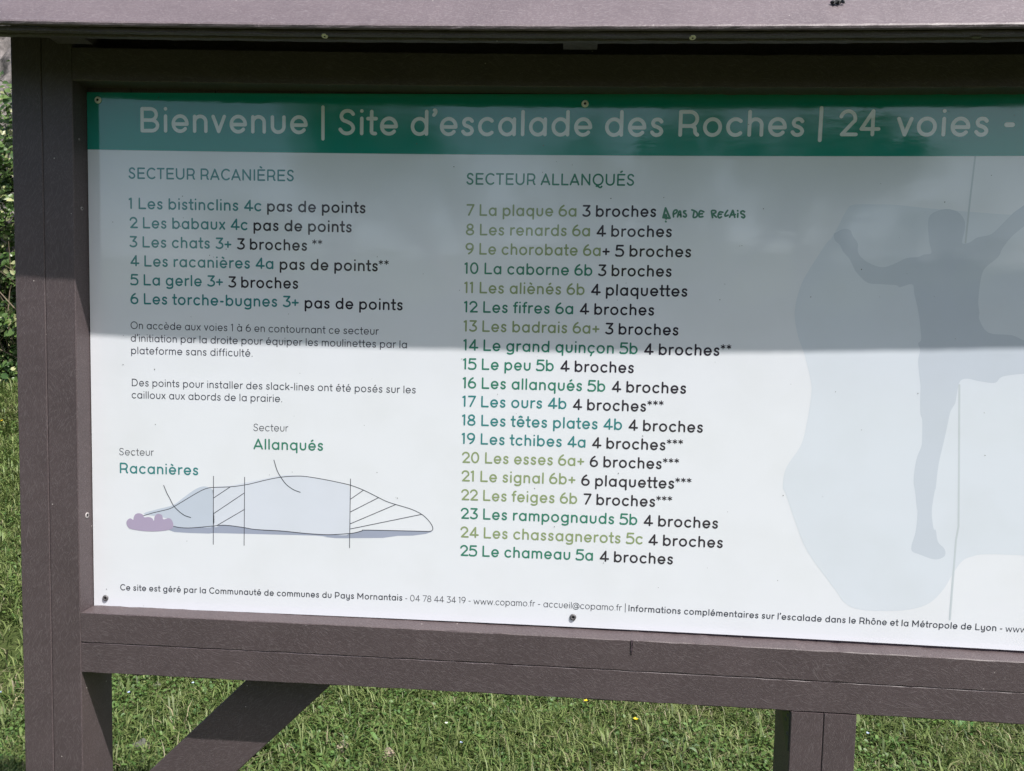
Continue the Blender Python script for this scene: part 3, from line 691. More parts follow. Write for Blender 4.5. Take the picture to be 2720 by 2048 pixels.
for i, st in enumerate(HW):
    pl = [(1720 + x / 7.9, 540 + y / 7.9) for x, y in st]
    if len(pl) > 3: pl = cr(pl, 4)
    for lv, pc in enumerate(split_corners(pl)): ribbon([at(*q) for q in pc], (4.9 if i < 4 else 4.3) / 2 * D / FPX * 1.05, V, F, 0, LAY * ((i + lv) % 5))
emit('handwriting', V, F, M_MARK, panel, .0003, 'note hand-written in green marker "PAS DE RELAIS" with a warning triangle')

# printed shapes
def fill_px(name, pts, mat, lay, label=None, smooth=True):
    if smooth: pts = cr(pts, 4, closed=True)
    V = [(at(*q)) for q in pts]
    from mathutils.geometry import tessellate_polygon
    tri = tessellate_polygon([[Vector((v[0], v[1], 0)) for v in V]])
    o = mesh_obj(name, [(v[0], -lay, v[1]) for v in V], [tuple(t) for t in tri], mat, panel)
    if label: o['label'] = label
    # all normals towards the reader
    import bmesh
    bm = bmesh.new(); bm.from_mesh(o.data)
    for f in bm.faces:
        if f.normal.y > 0: f.normal_flip()
    bm.to_mesh(o.data); bm.free(); return o
K = 1000 / 2212
a_ = lambda *p: [(1720 + x * K, 0 + y * K) for x, y in p]
b_ = lambda *p: [(1720 + x * K, 650 + y * K) for x, y in p]
c_ = lambda *p: [(1720 + x * K, 1298 + y * K) for x, y in p]
M_BLOB = print_mat('print_pale_blue', (0.69, 0.735, 0.805)); M_CLIMB = print_mat('print_grey_blue', (0.575, 0.625, 0.705)); M_ROPE = print_mat('print_rope_grey', (0.56, 0.61, 0.655))
blob = a_((1210, 1203), (1330, 1201), (1450, 1203), (1660, 1225), (1900, 1245), (2212, 1265), (2600, 1260)) + c_((2700, 430), (2400, 400), (2212, 392), (1990, 385), (1900, 400), (1850, 425), (1800, 490), (1740, 590), (1660, 670), (1560, 706), (1430, 718), (1250, 710), (1160, 672), (1100, 590), (940, 370), (870, 200), (812, 30)) + \
    b_((795, 1420), (815, 1310), (900, 1180), (935, 1050), (963, 870), (955, 780), (920, 640), (885, 540), (866, 440), (867, 370), (890, 270), (930, 180), (1045, 0)) + a_((1080, 1400), (1120, 1330), (1170, 1235))
fill_px('rock_print', blob, M_BLOB, .0001, 'pale blue printed rock shape behind the climber figure')
cl = a_((1095, 1375), (1100, 1410), (1130, 1440), (1150, 1480), (1185, 1520), (1215, 1580)) + b_((1225, 160), (1290, 222), (1370, 232), (1460, 238), (1482, 250), (1555, 232), (1567, 290), (1582, 350), (1595, 420), (1604, 500), (1607, 560), (1590, 580), (1601, 620), (1590, 680), (1598, 780), (1604, 830), (1602, 900), (1603, 990), (1614, 1030), (1614, 1100), (1610, 1180), (1580, 1260), (1563, 1380), (1572, 1450), (1584, 1560)) + \
    c_((1587, 90), (1584, 180), (1573, 262), (1552, 330), (1555, 368), (1600, 387), (1680, 415), (1730, 407), (1750, 385), (1742, 350), (1706, 312), (1694, 245), (1680, 232), (1670, 130), (1688, 10)) + \
    b_((1693, 1430), (1710, 1290), (1740, 1160), (1760, 1070), (1780, 980), (1808, 930), (1820, 860), (1838, 800), (1880, 787), (1940, 800), (2040, 812), (2085, 775), (2212, 757), (2400, 740), (2520, 660), (2470, 590), (2300, 580), (2212, 562), (2140, 532), (2030, 524), (1982, 500), (1948, 435), (1950, 400), (1943, 340), (1952, 240), (1966, 170), (1990, 130)) + \
    a_((2060, 1510), (2085, 1460), (2140, 1390), (2212, 1330), (2330, 1240), (2420, 1120), (2400, 1060), (2330, 1100), (2212, 1205), (2150, 1250), (2090, 1310), (2020, 1375), (1940, 1395), (1890, 1425), (1850, 1430), (1852, 1400), (1865, 1340), (1860, 1290), (1822, 1245), (1760, 1228), (1700, 1240), (1657, 1270), (1648, 1330), (1655, 1420), (1668, 1485), (1640, 1494), (1620, 1496), (1590, 1510), (1520, 1517), (1450, 1550), (1380, 1570), (1300, 1545), (1250, 1505), (1235, 1470), (1235, 1430), (1205, 1385), (1190, 1352), (1150, 1345), (1110, 1365))
fill_px('climber_print', cl, M_CLIMB, .00015, 'grey blue printed silhouette of a climber with arms spread and one leg bent')
stroke_px('rope_print', a_((1925, 922), (1895, 1170), (1868, 1425)), 4.4, M_ROPE, .00013, 'thin printed rope above the climber')
stroke_px('rope_print', b_((1832, 825), (1830, 1240), (1827, 1655)) + c_((1812, 300), (1776, 768)), 5, M_ROPE, .00018, 'thin printed rope below the climber')
p_ = lambda *p: [(300 + x / 3.687, 1100 + y / 3.687) for x, y in p]
q_ = lambda *p: [(700 + x / 4.384, 1100 + y / 4.384) for x, y in p]
M_R1 = print_mat('print_hill_blue', (0.545, 0.60, 0.70)); M_R2 = print_mat('print_hill_pale', (0.68, 0.715, 0.80)); M_R3 = print_mat('print_ground_grey', (0.35, 0.385, 0.50)); M_BU = print_mat('print_bush_mauve', (0.42, 0.355, 0.50)); M_R4 = print_mat('print_hill_faint', (0.73, 0.76, 0.81))
base_line = p_((1640, 1143), (1400, 1130), (1290, 1112), (1150, 1092), (1060, 1088), (985, 1095), (850, 1108), (740, 1115), (650, 1110), (595, 1098))
qbase = q_((1925, 1366), (1220, 1350), (1150, 1358), (1080, 1378), (1000, 1390), (800, 1403), (650, 1400), (450, 1385), (230, 1362), (0, 1350))
topl = p_((300, 995), (400, 965), (540, 932), (600, 905), (700, 845), (800, 785), (880, 742), (940, 722), (985, 718), (1150, 712), (1290, 694), (1400, 670), (1500, 645), (1650, 617), (1800, 607)) + q_((520, 730), (700, 760), (850, 790), (1010, 827), (1165, 885), (1340, 972), (1440, 1020), (1540, 1052), (1640, 1082), (1740, 1115), (1840, 1165), (1910, 1225), (1955, 1285), (1972, 1330), (1960, 1358), (1925, 1366))
fill_px('hill_print', p_((300, 975), (440, 930), (590, 890), (700, 810), (800, 740), (870, 710), (925, 712), (970, 735), (984, 770), (984, 900), (984, 1094), (850, 1108), (740, 1115), (600, 1098), (560, 1030), (420, 1000)), M_R1, .0001, 'blue grey hill shape of the left sector')
fill_px('hill_print', p_((988, 1093), (988, 850), (988, 722), (1150, 700), (1290, 672), (1500, 630), (1650, 600), (1800, 600)) + q_((520, 728), (850, 792), (970, 828), (1003, 870), (1006, 1100), (1004, 1388), (800, 1402), (650, 1399), (450, 1384), (230, 1361), (0, 1349)) + p_((1400, 1129), (1290, 1111), (1150, 1091), (1060, 1087)), M_R2, .0001, 'pale lilac hill shape of the right sector')
fill_px('ground_print', p_((540, 1133), (600, 1155), (750, 1165), (940, 1170), (985, 1165), (1290, 1172), (1990, 1190), (2100, 1200)) + q_((700, 1430), (840, 1445), (1000, 1445), (1390, 1442), (1560, 1418), (1740, 1415), (1890, 1395), (1966, 1369)) + qbase + base_line + p_((565, 1100),), M_R3, .00006, 'grey ground strip printed under the hill', smooth=False)
LN = I_GREY
stroke_px('outline_print', topl, 2.0, LN, .00015, 'thin dark outline of the printed hill', smooth=3)
stroke_px('outline_print', qbase[:1] + qbase[1:] + base_line, 2.0, LN, .00019, 'thin dark base line of the printed hill', smooth=3)
for seg in (p_((985, 608), (983, 1275)), p_((1290, 618), (1285, 1285)), q_((1013, 755), (1002, 1556))):
    stroke_px('boundary_line', seg, 1.9, LN, .00023)
for seg in (p_((985, 822), (1150, 712)), p_((985, 975), (1290, 770)), p_((1020, 1090), (1290, 932)), q_((1013, 990), (1165, 885)), q_((1013, 1138), (1340, 972)), q_((1010, 1277), (1540, 1052)), q_((1010, 1337), (1845, 1166))):
    stroke_px('hatch_line', seg, 1.8, LN, .00027)
stroke_px('leader_line', p_((498, 698), (530, 775), (560, 830), (590, 890), (640, 945), (700, 990), (762, 1012)), 2.0, LN, .00031, smooth=4)
stroke_px('leader_line', p_((1577, 450), (1610, 555), (1650, 625), (1700, 690), (1770, 740), (1835, 765)), 2.0, LN, .00031, smooth=4)
fill_px('bush_print', p_((133, 1070), (140, 1040), (170, 1020), (200, 1035), (205, 1008), (222, 980), (255, 970), (290, 982), (308, 1010), (350, 1007), (385, 1020), (402, 1045), (408, 1008), (425, 982), (452, 976), (482, 990), (495, 1030), (545, 1018), (575, 1035), (592, 1080), (583, 1118), (540, 1135), (460, 1145), (380, 1148), (280, 1142), (180, 1125), (148, 1105)), M_BU, .00035, 'mauve printed bush at the left foot of the hill')
# dirt specks stuck to the panel
V = []; F = []
spk = [(421, 259), (776, 304), (1334, 307), (1107, 382), (1567, 321), (2347, 318), (2520, 296), (2694, 306), (478, 543), (480, 601), (557, 678), (567, 683), (601, 662), (413, 1127), (328, 891), (411, 981), (497, 1437), (1052, 1321), (1056, 1323), (2288, 716), (2409, 727), (2633, 466), (1912, 796), (988, 1006), (767, 834), (1372, 1099), (1427, 947), (1663, 752), (2537, 900), (382, 1609), (2080, 1316), (1206, 443), (1520, 438), (300, 590), (640, 480)]
r = np.random.default_rng(3)
for (x, y) in spk + [(r.uniform(280, 2700), r.uniform(262, 1600)) for _ in range(60)]:
    c = at(x, y); rr = r.uniform(.0005, .0012); n = 6; ph = r.uniform(0, 6); b = len(V)
    for i in range(n):
        q = rr * r.uniform(.6, 1.3); V.append((c[0] + q * math.cos(ph + i * 2 * math.pi / n), c[1] + q * math.sin(ph + i * 2 * math.pi / n), 0))
    F.append(tuple(range(b, b + n)))
V2 = [(x, z, d) for x, z, d in V]
o = emit('dirt_specks', V2, F, plain_mat('dirt', (.06, .06, .05), .9), panel, .0007); o['kind'] = 'stuff'; o['label'] = 'tiny dark specks of dirt on the panel'

# a dead fly on the roof slope
fly_s = 0.0
while fly_s < .2:   # walk up the slope until the photographed spot
    fly_y = LY + yb(1.4) + fly_s; fx, fz_ = [float(v) for v in at(2225, 12, fly_y)]; fly_z = lz(fx) + .0055 + (fly_s / sx_) * sz_
    if fly_z >= fz_: break
    fly_s += .0005
fly = empty('fly', (fx, fly_y - .003, fly_z + .003), 'small dark dead fly lying on the sloping roof plank near the top edge', 'insect')
V = []; F = []
def blob_mesh(c, rx, ry, rz, n=8, mm=5):
    V = []; F = []
    for j in range(mm + 1):
        a = -math.pi / 2 + math.pi * j / mm
        for i in range(n): V.append((c[0] + rx * math.cos(a) * math.cos(2 * math.pi * i / n), c[1] + ry * math.cos(a) * math.sin(2 * math.pi * i / n), c[2] + rz * math.sin(a)))
    for j in range(mm):
        for i in range(n): F.append((j * n + i, j * n + (i + 1) % n, (j + 1) * n + (i + 1) % n, (j + 1) * n + i))
    return V, F
M_FLY = plain_mat('fly_black', (.012, .012, .014), .5)
for nm, c, s in (('body', (0, 0, 0), (.0065, .004, .004)), ('head', (.0085, 0, 0), (.003, .003, .003)), ('abdomen', (-.008, 0, -.0005), (.006, .004, .0035))):
    V, F = blob_mesh(c, *s); mesh_obj(nm, [(x + fly.location[0], y + fly.location[1], z + fly.location[2]) for x, y, z in V], F, M_FLY, fly, smooth=True)
for k, (dx, dy) in enumerate(((.006, .009), (.0, .011), (-.006, .01), (.006, -.009), (0, -.011), (-.006, -.01))):
    l0 = fly.location
    V = [(l0[0] + dx * .3, l0[1] + dy * .2, l0[2]), (l0[0] + dx * .3 + .0012, l0[1] + dy * .2, l0[2]), (l0[0] + dx * 1.6 + .0008, l0[1] + dy * .7, l0[2] + dy * .5 - .001), (l0[0] + dx * 1.6, l0[1] + dy * .7, l0[2] + dy * .5 - .001), (l0[0] + dx, l0[1] + dy * .5, l0[2] + .004)]
    mesh_obj('leg', V, [(0, 1, 4), (1, 2, 4), (2, 3, 4), (3, 0, 4), (0, 3, 2, 1)], M_FLY, fly)
hq = at(2592, 89, LYB + .008)
V, F = blob_mesh((hq[0], LYB + .007, lz(hq[0]) - .009), .009, .0025, .0025)
tag(mesh_obj('cobweb_debris', V, F, plain_mat('debris', (.10, .095, .06), .8), smooth=True), 'small dull husk caught under the eave at the right end', 'debris')  # bit of cobweb debris, shaped as a small rounded pod

# ------------------------------------------------------------------ terrain
def sstep(t): t = np.clip(t, 0, 1); return t * t * (3 - 2 * t)
def gz(x, y):
    x = np.asarray(x, float); y = np.asarray(y, float)
    b = -0.16 + 0.92 * sstep((y - 1.9) / 5.2) + np.maximum(0, y - 7.2) * 0.28
    b = b + 0.018 * np.sin(x * 2.1 + y * 1.3) * np.cos(y * 2.7 - x) + 0.01 * np.sin(x * 5.3 + 1) * np.sin(y * 4.9)
    return b
m, n, l, b = new_mat('meadow_soil')
g = n.new('ShaderNodeNewGeometry'); t1_ = n.new('ShaderNodeTexNoise'); t1_.inputs['Scale'].default_value = 3; t1_.inputs['Detail'].default_value = 8; l.new(g.outputs['Position'], t1_.inputs['Vector'])
t2_ = n.new('ShaderNodeTexNoise'); t2_.inputs['Scale'].default_value = 60; t2_.inputs['Detail'].default_value = 5; l.new(g.outputs['Position'], t2_.inputs['Vector'])
cr1 = n.new('ShaderNodeValToRGB'); cr1.color_ramp.elements[0].position = .35; cr1.color_ramp.elements[0].color = (.035, .05, .015, 1); cr1.color_ramp.elements[1].position = .7; cr1.color_ramp.elements[1].color = (.085, .085, .04, 1)
e = cr1.color_ramp.elements.new(.52); e.color = (.055, .075, .022, 1)
ma = n.new('ShaderNodeMath'); ma.operation = 'MULTIPLY_ADD'; ma.inputs[1].default_value = .5; l.new(t2_.outputs[0], ma.inputs[0])
mb = n.new('ShaderNodeMath'); mb.operation = 'MULTIPLY'; mb.inputs[1].default_value = .5; l.new(t1_.outputs[0], mb.inputs[0]); l.new(mb.outputs[0], ma.inputs[2])
l.new(ma.outputs[0], cr1.inputs[0]); l.new(cr1.outputs[0], b.inputs['Base Color']); b.inputs['Roughness'].default_value = .95; spec(b, .1)
bp = n.new('ShaderNodeBump'); bp.inputs['Strength'].default_value = .8; bp.inputs['Distance'].default_value = .02; l.new(t2_.outputs[0], bp.inputs['Height']); l.new(bp.outputs[0], b.inputs['Normal'])
M_SOIL = m
gx = np.unique(np.concatenate([np.linspace(-150, -12, 16), np.linspace(-12, 12, 81), np.linspace(12, 150, 16)]))
gy = np.unique(np.concatenate([np.linspace(-150, -10, 16), np.linspace(-10, 10, 67), np.linspace(10, 60, 12)]))
GX, GY = np.meshgrid(gx, gy); GZ = gz(GX, np.minimum(GY, 14))
V = np.stack([GX, GY, GZ], -1).reshape(-1, 3); nx = len(gx); ny = len(gy)
I = np.arange((ny - 1) * nx).reshape(ny - 1, nx)[:, :-1].ravel(); F = np.stack([I, I + 1, I + nx + 1, I + nx], -1)
ground = np_mesh('ground', V, F, M_SOIL, smooth=True, k=4); ground['kind'] = 'structure'

# ------------------------------------------------------------------ grass
def patchy(x, y):
    return (np.sin(x * 1.7 + 1.3) * np.cos(y * 2.1 + .4) + .6 * np.sin(x * 4.3 - y * 3.1) + .4 * np.sin(x * 9.1 + y * 7.7 + 2)) / 2
def blades(x, y, hgt, wid, r):
    n = len(x); z = gz(x, y); az = r.uniform(0, 2 * np.pi, n); lean = np.abs(r.normal(1.22, .38, n)).clip(.05, 1.9)
    dx = np.cos(az); dy = np.sin(az); wx = -dy * wid / 2; wy = dx * wid / 2
    s = np.sin(lean) * hgt; c = np.cos(np.minimum(lean, 1.35)) * hgt
    bx, by, bz = x, y, z - .004
    m1x = x + dx * s * .42; m1y = y + dy * s * .42; m1z = z + c * .62 + hgt * .22
    tx = x + dx * s; ty = y + dy * s; tz = z + c * .92 + .006 + hgt * .12
    V = np.empty((n, 5, 3), np.float32)
    V[:, 0] = np.stack([bx - wx * .8, by - wy * .8, bz], -1); V[:, 1] = np.stack([bx + wx * .8, by + wy * .8, bz], -1)
    V[:, 2] = np.stack([m1x - wx, m1y - wy, m1z], -1); V[:, 3] = np.stack([m1x + wx, m1y + wy, m1z], -1); V[:, 4] = np.stack([tx, ty, tz], -1)
    i = np.arange(n)[:, None] * 5
    F = np.concatenate([i + [0, 1, 3], i + [0, 3, 2], i + [2, 3, 4]], 1).reshape(-1, 3)
    pt = patchy(x, y); q = r.random(n); col = np.empty((n, 3))
    g1 = np.array([.112, .165, .042]); g2 = np.array([.225, .265, .10]); st = np.array([.30, .27, .16]); dk = np.array([.045, .095, .018])
    f = r.random(n)[:, None]; col[:] = g1 * (1 - f) + g2 * f
    col[q < .2] = dk
    dry = q > (.90 - .14 * pt); col[dry] = st * r.uniform(.6, 1.15, (dry.sum(), 1))
    col *= r.uniform(.8, 1.2, (n, 1)); C = np.repeat(col[:, None], 5, 1); 
    return V.reshape(-1, 3), F, C.reshape(-1, 3)
def field(x0, x1, y0, y1, dens, h0, h1, w, r):
    n = int((x1 - x0) * (y1 - y0) * dens); x = r.uniform(x0, x1, n); y = r.uniform(y0, y1, n)
    keep = r.random(n) < (.66 + .62 * patchy(x * 1.3 + 4, y * 1.3)); x, y = x[keep], y[keep]; n = len(x)
    h = r.uniform(h0, h1, n) * (1 + .35 * patchy(x + 9, y)) * np.where(r.random(n) < .06, 1.7, 1)
    return blades(x, y, h, w * r.uniform(.6, 1.5, n), r)
parts = []; r = np.random.default_rng(21)
parts.append(field(-1.3, 3.2, .5, 2.3, 26000, .018, .062, .0034, r)); parts.append(field(-1.3, 3.2, .5, 2.3, 2500, .05, .11, .004, r))
parts.append(field(-3.6, -1.3, .35, 2.3, 4500, .03, .09, .006, r))
parts.append(field(-4.5, -.2, 2.3, 4.6, 8000, .03, .08, .005, r))
parts.append(field(-.2, 4.5, 2.3, 4.6, 3500, .035, .10, .007, r))
parts.append(field(-8, 5, 4.6, 7.2, 3000, .04, .10, .008, r))
parts.append(field(-6.0, -2.6, 5.2, 6.7, 3600, .04, .13, .008, r))
parts.append(field(-4, 5, -3, .35, 1300, .03, .09, .009, r))
parts.append(field(-4, 5, -9, -3, 350, .05, .12, .015, r))
def tufts(x0, x1, y0, y1, count, nb, h0, h1, w, rad_, r, wide=False):
    cx_ = r.uniform(x0, x1, count); cy_ = r.uniform(y0, y1, count)
    x = np.repeat(cx_, nb) + r.normal(0, rad_, count * nb); y = np.repeat(cy_, nb) + r.normal(0, rad_, count * nb)
    sc = np.repeat(r.uniform(.7, 1.3, count), nb); n = len(x)
    v, f, c = blades(x, y, r.uniform(h0, h1, n) * sc, w * r.uniform(.6, 1.4, n) * sc, r)
    tone = np.repeat(r.uniform(.6, 1.25, count), nb); tone = np.repeat(tone[:, None], 5, 1).reshape(-1, 1)
    base = np.array([.115, .185, .045]) if wide else np.array([.14, .20, .055])
    return v, f, (c * .45 + base * .55) * tone
parts.append(tufts(-1.3, 3.2, .5, 2.3, 620, 22, .04, .10, .0055, .016, r))
parts.append(tufts(-1.3, 3.2, .5, 2.3, 300, 14, .03, .075, .010, .012, r, True))
parts.append(tufts(-5, .0, 2.3, 5.5, 700, 22, .05, .12, .008, .022, r))
def join(parts):
    V = []; F = []; C = []; o = 0
    for v, f, c in parts: V.append(v); F.append(f + o); C.append(c); o += len(v)
    return np.concatenate(V), np.concatenate(F), np.concatenate(C)
V, F, C = join(parts)
go = np_mesh('grass', V, F, tint_mat('grass_blades', .5, .3), C)
tag(go, 'short mixed meadow grass with dry straw behind and around the board', 'grass', kind='stuff')
# small round leaves of clover and ground cover
def leaves(x, y, size, r, lift=.03, cols=((.06, .13, .03), (.13, .21, .06)), tilt=.45, long_=1.0):
    n = len(x); z = gz(x, y) + r.uniform(.004, lift, n); az = r.uniform(0, 2 * np.pi, n)
    u = np.stack([np.cos(az), np.sin(az), r.normal(0, tilt, n)], -1); u /= np.linalg.norm(u, axis=1)[:, None]
    w_ = np.stack([-np.sin(az), np.cos(az), r.normal(0, tilt, n)], -1); w_ /= np.linalg.norm(w_, axis=1)[:, None]
    c = np.stack([x, y, z], -1); s = size * r.uniform(.6, 1.4, n); V = np.empty((n, 6, 3), np.float32)
    L = long_
    for k, (a, b_, dz) in enumerate(((-1 * L, 0, 0), (-.35 * L, -.62, .18), (.45 * L, -.6, .18), (1 * L, 0, -.1), (.45 * L, .6, .18), (-.35 * L, .62, .18))):
        V[:, k] = c + u * (a * s)[:, None] + w_ * (b_ * s)[:, None]; V[:, k, 2] += dz * s
    i = np.arange(n)[:, None] * 6
    F = np.concatenate([i + [0, 1, 2], i + [0, 2, 3], i + [0, 3, 4], i + [0, 4, 5]], 1).reshape(-1, 3)
    f = r.random((n, 1)); col = np.array(cols[0]) * (1 - f) + np.array(cols[1]) * f; col *= r.uniform(.8, 1.25, (n, 1))
    return V.reshape(-1, 3), F, np.repeat(col[:, None], 6, 1).reshape(-1, 3)
parts = []
for (x0, x1, y0, y1, dn, sz) in ((-1.3, 3.2, .5, 2.3, 9500, .0085), (-4.5, -.8, 2.2, 4.6, 1500, .011), (-8, 5, 4.6, 7, 250, .02)):
    n_ = int((x1 - x0) * (y1 - y0) * dn); x = r.uniform(x0, x1, n_); y = r.uniform(y0, y1, n_)
    k = r.random(n_) < (.45 + .9 * patchy(x * .9 + 2, y * 1.1 + 5)); parts.append(leaves(x[k], y[k], sz, r, lift=.045))
V, F, C = join(parts)
tag(np_mesh('clover', V, F, tint_mat('clover_leaves', .45, .25), C), 'low clover and small round leaves growing through the grass', 'ground cover', kind='stuff')

def ground_at(px, py):
    d_ = ray(px, py); o_ = np.array([CX, -D, CZ]); t = 1.0
    for _ in range(4000):
        p = o_ + d_ * t
        if p[2] <= gz(p[0], p[1]): break
        t += .003
    return p
# broad-leaved weeds
def weed(px, py, label, n=9, ln=.06, wd=.011, col=(.10, .19, .05), up=.5, seed=0):
    p = ground_at(px, py); r = np.random.default_rng(seed)
    V = []; F = []; C = []
    for k in range(n):
        az = 2 * math.pi * k / n + r.uniform(-.3, .3); L = ln * r.uniform(.7, 1.25); W = wd * r.uniform(.8, 1.3); cc = np.array(col) * r.uniform(.75, 1.25); b0_ = len(V)
        rise = up * r.uniform(.5, 1.3)
        for i in range(6):
            t = i / 5; rr = L * t; zz = L * (rise * math.sin(t * 1.9)) + .004; ww = W * math.sin(math.pi * min(1, t * .88 + .09)) 
            cx_, cy_ = p[0] + rr * math.cos(az), p[1] + rr * math.sin(az)
            for s, dz in ((-1, .25), (0, 0), (1, .25)): V.append((cx_ - s * ww * math.sin(az), cy_ + s * ww * math.cos(az), p[2] + zz + dz * ww)); C.append(cc * (1.15 if s == 0 else 1))
        for i in range(5):
            for s in (0, 1):
                a = b0_ + i * 3 + s; F.append((a, a + 1, a + 4)); F.append((a, a + 4, a + 3))
    o = np_mesh('weed', np.array(V) , F, M_WEED, np.array(C)); return tag(o, label, 'weed', 'broad-leaved weeds in the grass')
M_WEED = tint_mat('weed_leaves', .5, .2, .25)
weed(1840, 1945, 'pale broad-leaved weed in the grass left of the middle post', 8, .065, .010, (.15, .24, .09), seed=1)
weed(1808, 2000, 'greyish narrow-leaved weed near the bottom edge, left of the middle post', 7, .085, .010, (.17, .24, .13), seed=2)
weed(2460, 1930, 'bushy light green weed right of the middle post, under the rail', 11, .07, .014, (.12, .22, .05), .8, seed=3)
weed(2560, 1960, 'dark green weed further right, behind the bottom rail', 11, .06, .012, (.07, .16, .04), .8, seed=4)
weed(2370, 1985, 'low weed close to the right side of the middle post', 9, .05, .011, (.10, .19, .05), seed=5)
weed(510, 1905, 'small round-leaved weed in the grass left of the diagonal brace', 9, .035, .012, (.10, .2, .08), seed=6)
weed(1010, 2000, 'weed with long leaves in the grass right of the brace', 8, .07, .008, (.11, .20, .06), seed=7)
weed(1470, 1900, 'flat leafy weed just below the rail in the middle of the lawn', 9, .05, .011, (.09, .18, .05), seed=8)
weed(1300, 1985, 'broad-leaved weed at the bottom middle of the lawn', 8, .06, .008, (.09, .16, .045), .5, seed=9)
# flowers
def flower(px, py, rgb, r_, npet, name, label, cat, seed, h=.06, group=None):
    h = h * 1.35; p = ground_at(px, py); p = ground_at(px, py + h * FPX / np.linalg.norm(p - np.array([CX, -D, CZ]))); base = Vector(p); hd = base + Vector((0, -.0, h)); e = empty(name, base, label, cat, group)
    mt = plain_mat(name + '_petal', rgb, .5); ri = np.random.default_rng(seed)
    V = []; F = []
    for k in range(4):
        a = k * math.pi / 2; V += [(base[0] + .0006 * math.cos(a), base[1] + .0006 * math.sin(a), base[2] - .004), (hd[0] + .0005 * math.cos(a), hd[1] + .0005 * math.sin(a), hd[2])]
    F = [(2 * k, (2 * k + 2) % 8, (2 * k + 3) % 8, 2 * k + 1) for k in range(4)]
    mesh_obj('stem', V, F, plain_mat(name + '_stem', (.08, .15, .04), .6), e)
    for k in range(npet):
        a = 2 * math.pi * k / npet + ri.uniform(0, .4); c, s = math.cos(a), math.sin(a); u = Vector((c, s * .8 - .1, .45)).normalized(); w_ = Vector((-s, c, 0))
        V = [hd, hd + u * r_ * .5 - w_ * r_ * .38, hd + u * r_ - w_ * r_ * .25, hd + u * r_ * 1.05 + w_ * r_ * .25, hd + u * r_ * .5 + w_ * r_ * .4]
        mesh_obj('petal', V, [(0, 1, 2, 3, 4)], mt, e)
    V, F = blob_mesh(hd + Vector((0, 0, r_ * .1)), r_ * .25, r_ * .25, r_ * .2, 6, 4)
    mesh_obj('flower_centre', V, F, mt, e)
YG = 'yellow buttercups in the grass'; BG = 'tiny pale blue flowers in the grass'
flower(1687, 1916, (.85, .62, .02), .010, 5, 'buttercup', 'yellow buttercup in the lawn left of the middle post', 'flower', 1, group=YG)
flower(1555, 1865, (.85, .62, .02), .0085, 5, 'buttercup', 'yellow buttercup just below the bottom rail', 'flower', 2, h=.05, group=YG)
flower(3, 1128, (.9, .55, .02), .018, 5, 'buttercup', 'orange-yellow flower at the left edge beside the post', 'flower', 3, h=.12, group=YG)
for i, (px, py, lb_) in enumerate(((342, 1844, 'tiny pale blue flower right of the left post'), (513, 1818, 'tiny pale blue flower just under the rail left of the brace'), (3, 1845, 'tiny pale blue flower at the far left edge'), (1224, 1976, 'tiny pale blue flower at the bottom middle of the lawn'), (2303, 1953, 'tiny pale blue flower right of the middle post'))):
    flower(px, py, (.5, .6, .88), .0065, 4, 'speedwell', lb_, 'flower', 10 + i, h=.04, group=BG)
flower(1185, 1925, (.7, .75, .6), .007, 6, 'clover_flower', 'small greenish white clover head in the lawn', 'flower', 22, h=.05)
# stones
def stone(px, py, s, rgb, label, seed):
    p = ground_at(px, py); r = np.random.default_rng(seed); V, F = blob_mesh((0, 0, 0), s[0], s[1], s[2], 12, 8)
    V = [(x * (1 + .16 * math.sin(7 * x / s[0] + seed) + r.normal(0, .035)), y * (1 + .14 * math.cos(5 * y / s[1] + seed)), z * (1 + .2 * math.sin(4 * x / s[0] + 3 * y / s[1]))) for x, y, z in V]
    o = mesh_obj('stone', V, F, plain_mat('stone_%d' % seed if False else 'stone_surface', rgb, .9), smooth=False, world=Matrix.Translation((p[0], p[1], p[2] + s[2] * .5)))
    return tag(o, label, 'stone', 'stones half buried in the grass')
stone(376, 1995, (.034, .03, .03), (.11, .11, .09), 'rounded grey stone in the grass between left post and brace', 1)
stone(416, 1830, (.02, .02, .02), (.30, .28, .24), 'small pale stone in the grass close under the rail', 2)
stone(1029, 2024, (.032, .03, .034), (.34, .27, .2), 'flat tan stone near the bottom edge right of the brace', 3)
stone(908, 2003, (.03, .03, .032), (.32, .27, .19), 'sandy stone in the grass beside the brace', 4)

# ------------------------------------------------------------------ rock face and ivy at the left, behind
m, n, l, b = new_mat('rock')
g = n.new('ShaderNodeNewGeometry'); t = n.new('ShaderNodeTexNoise'); t.inputs['Scale'].default_value = 3.5; t.inputs['Detail'].default_value = 12; l.new(g.outputs['Position'], t.inputs['Vector'])
cr2 = n.new('ShaderNodeValToRGB'); cr2.color_ramp.elements[0].position = .35; cr2.color_ramp.elements[0].color = (.03, .028, .025, 1); cr2.color_ramp.elements[1].position = .65; cr2.color_ramp.elements[1].color = (.27, .24, .23, 1)
l.new(t.outputs[0], cr2.inputs[0]); l.new(cr2.outputs[0], b.inputs['Base Color']); b.inputs['Roughness'].default_value = .9
bp = n.new('ShaderNodeBump'); bp.inputs['Strength'].default_value = 1; bp.inputs['Distance'].default_value = .08; l.new(t.outputs[0], bp.inputs['Height']); l.new(bp.outputs[0], b.inputs['Normal'])
M_ROCK = m
ux = np.linspace(-14, 12, 130); uz = np.linspace(-.3, 8.0, 40); UX, UZ = np.meshgrid(ux, uz)
r = np.random.default_rng(5)
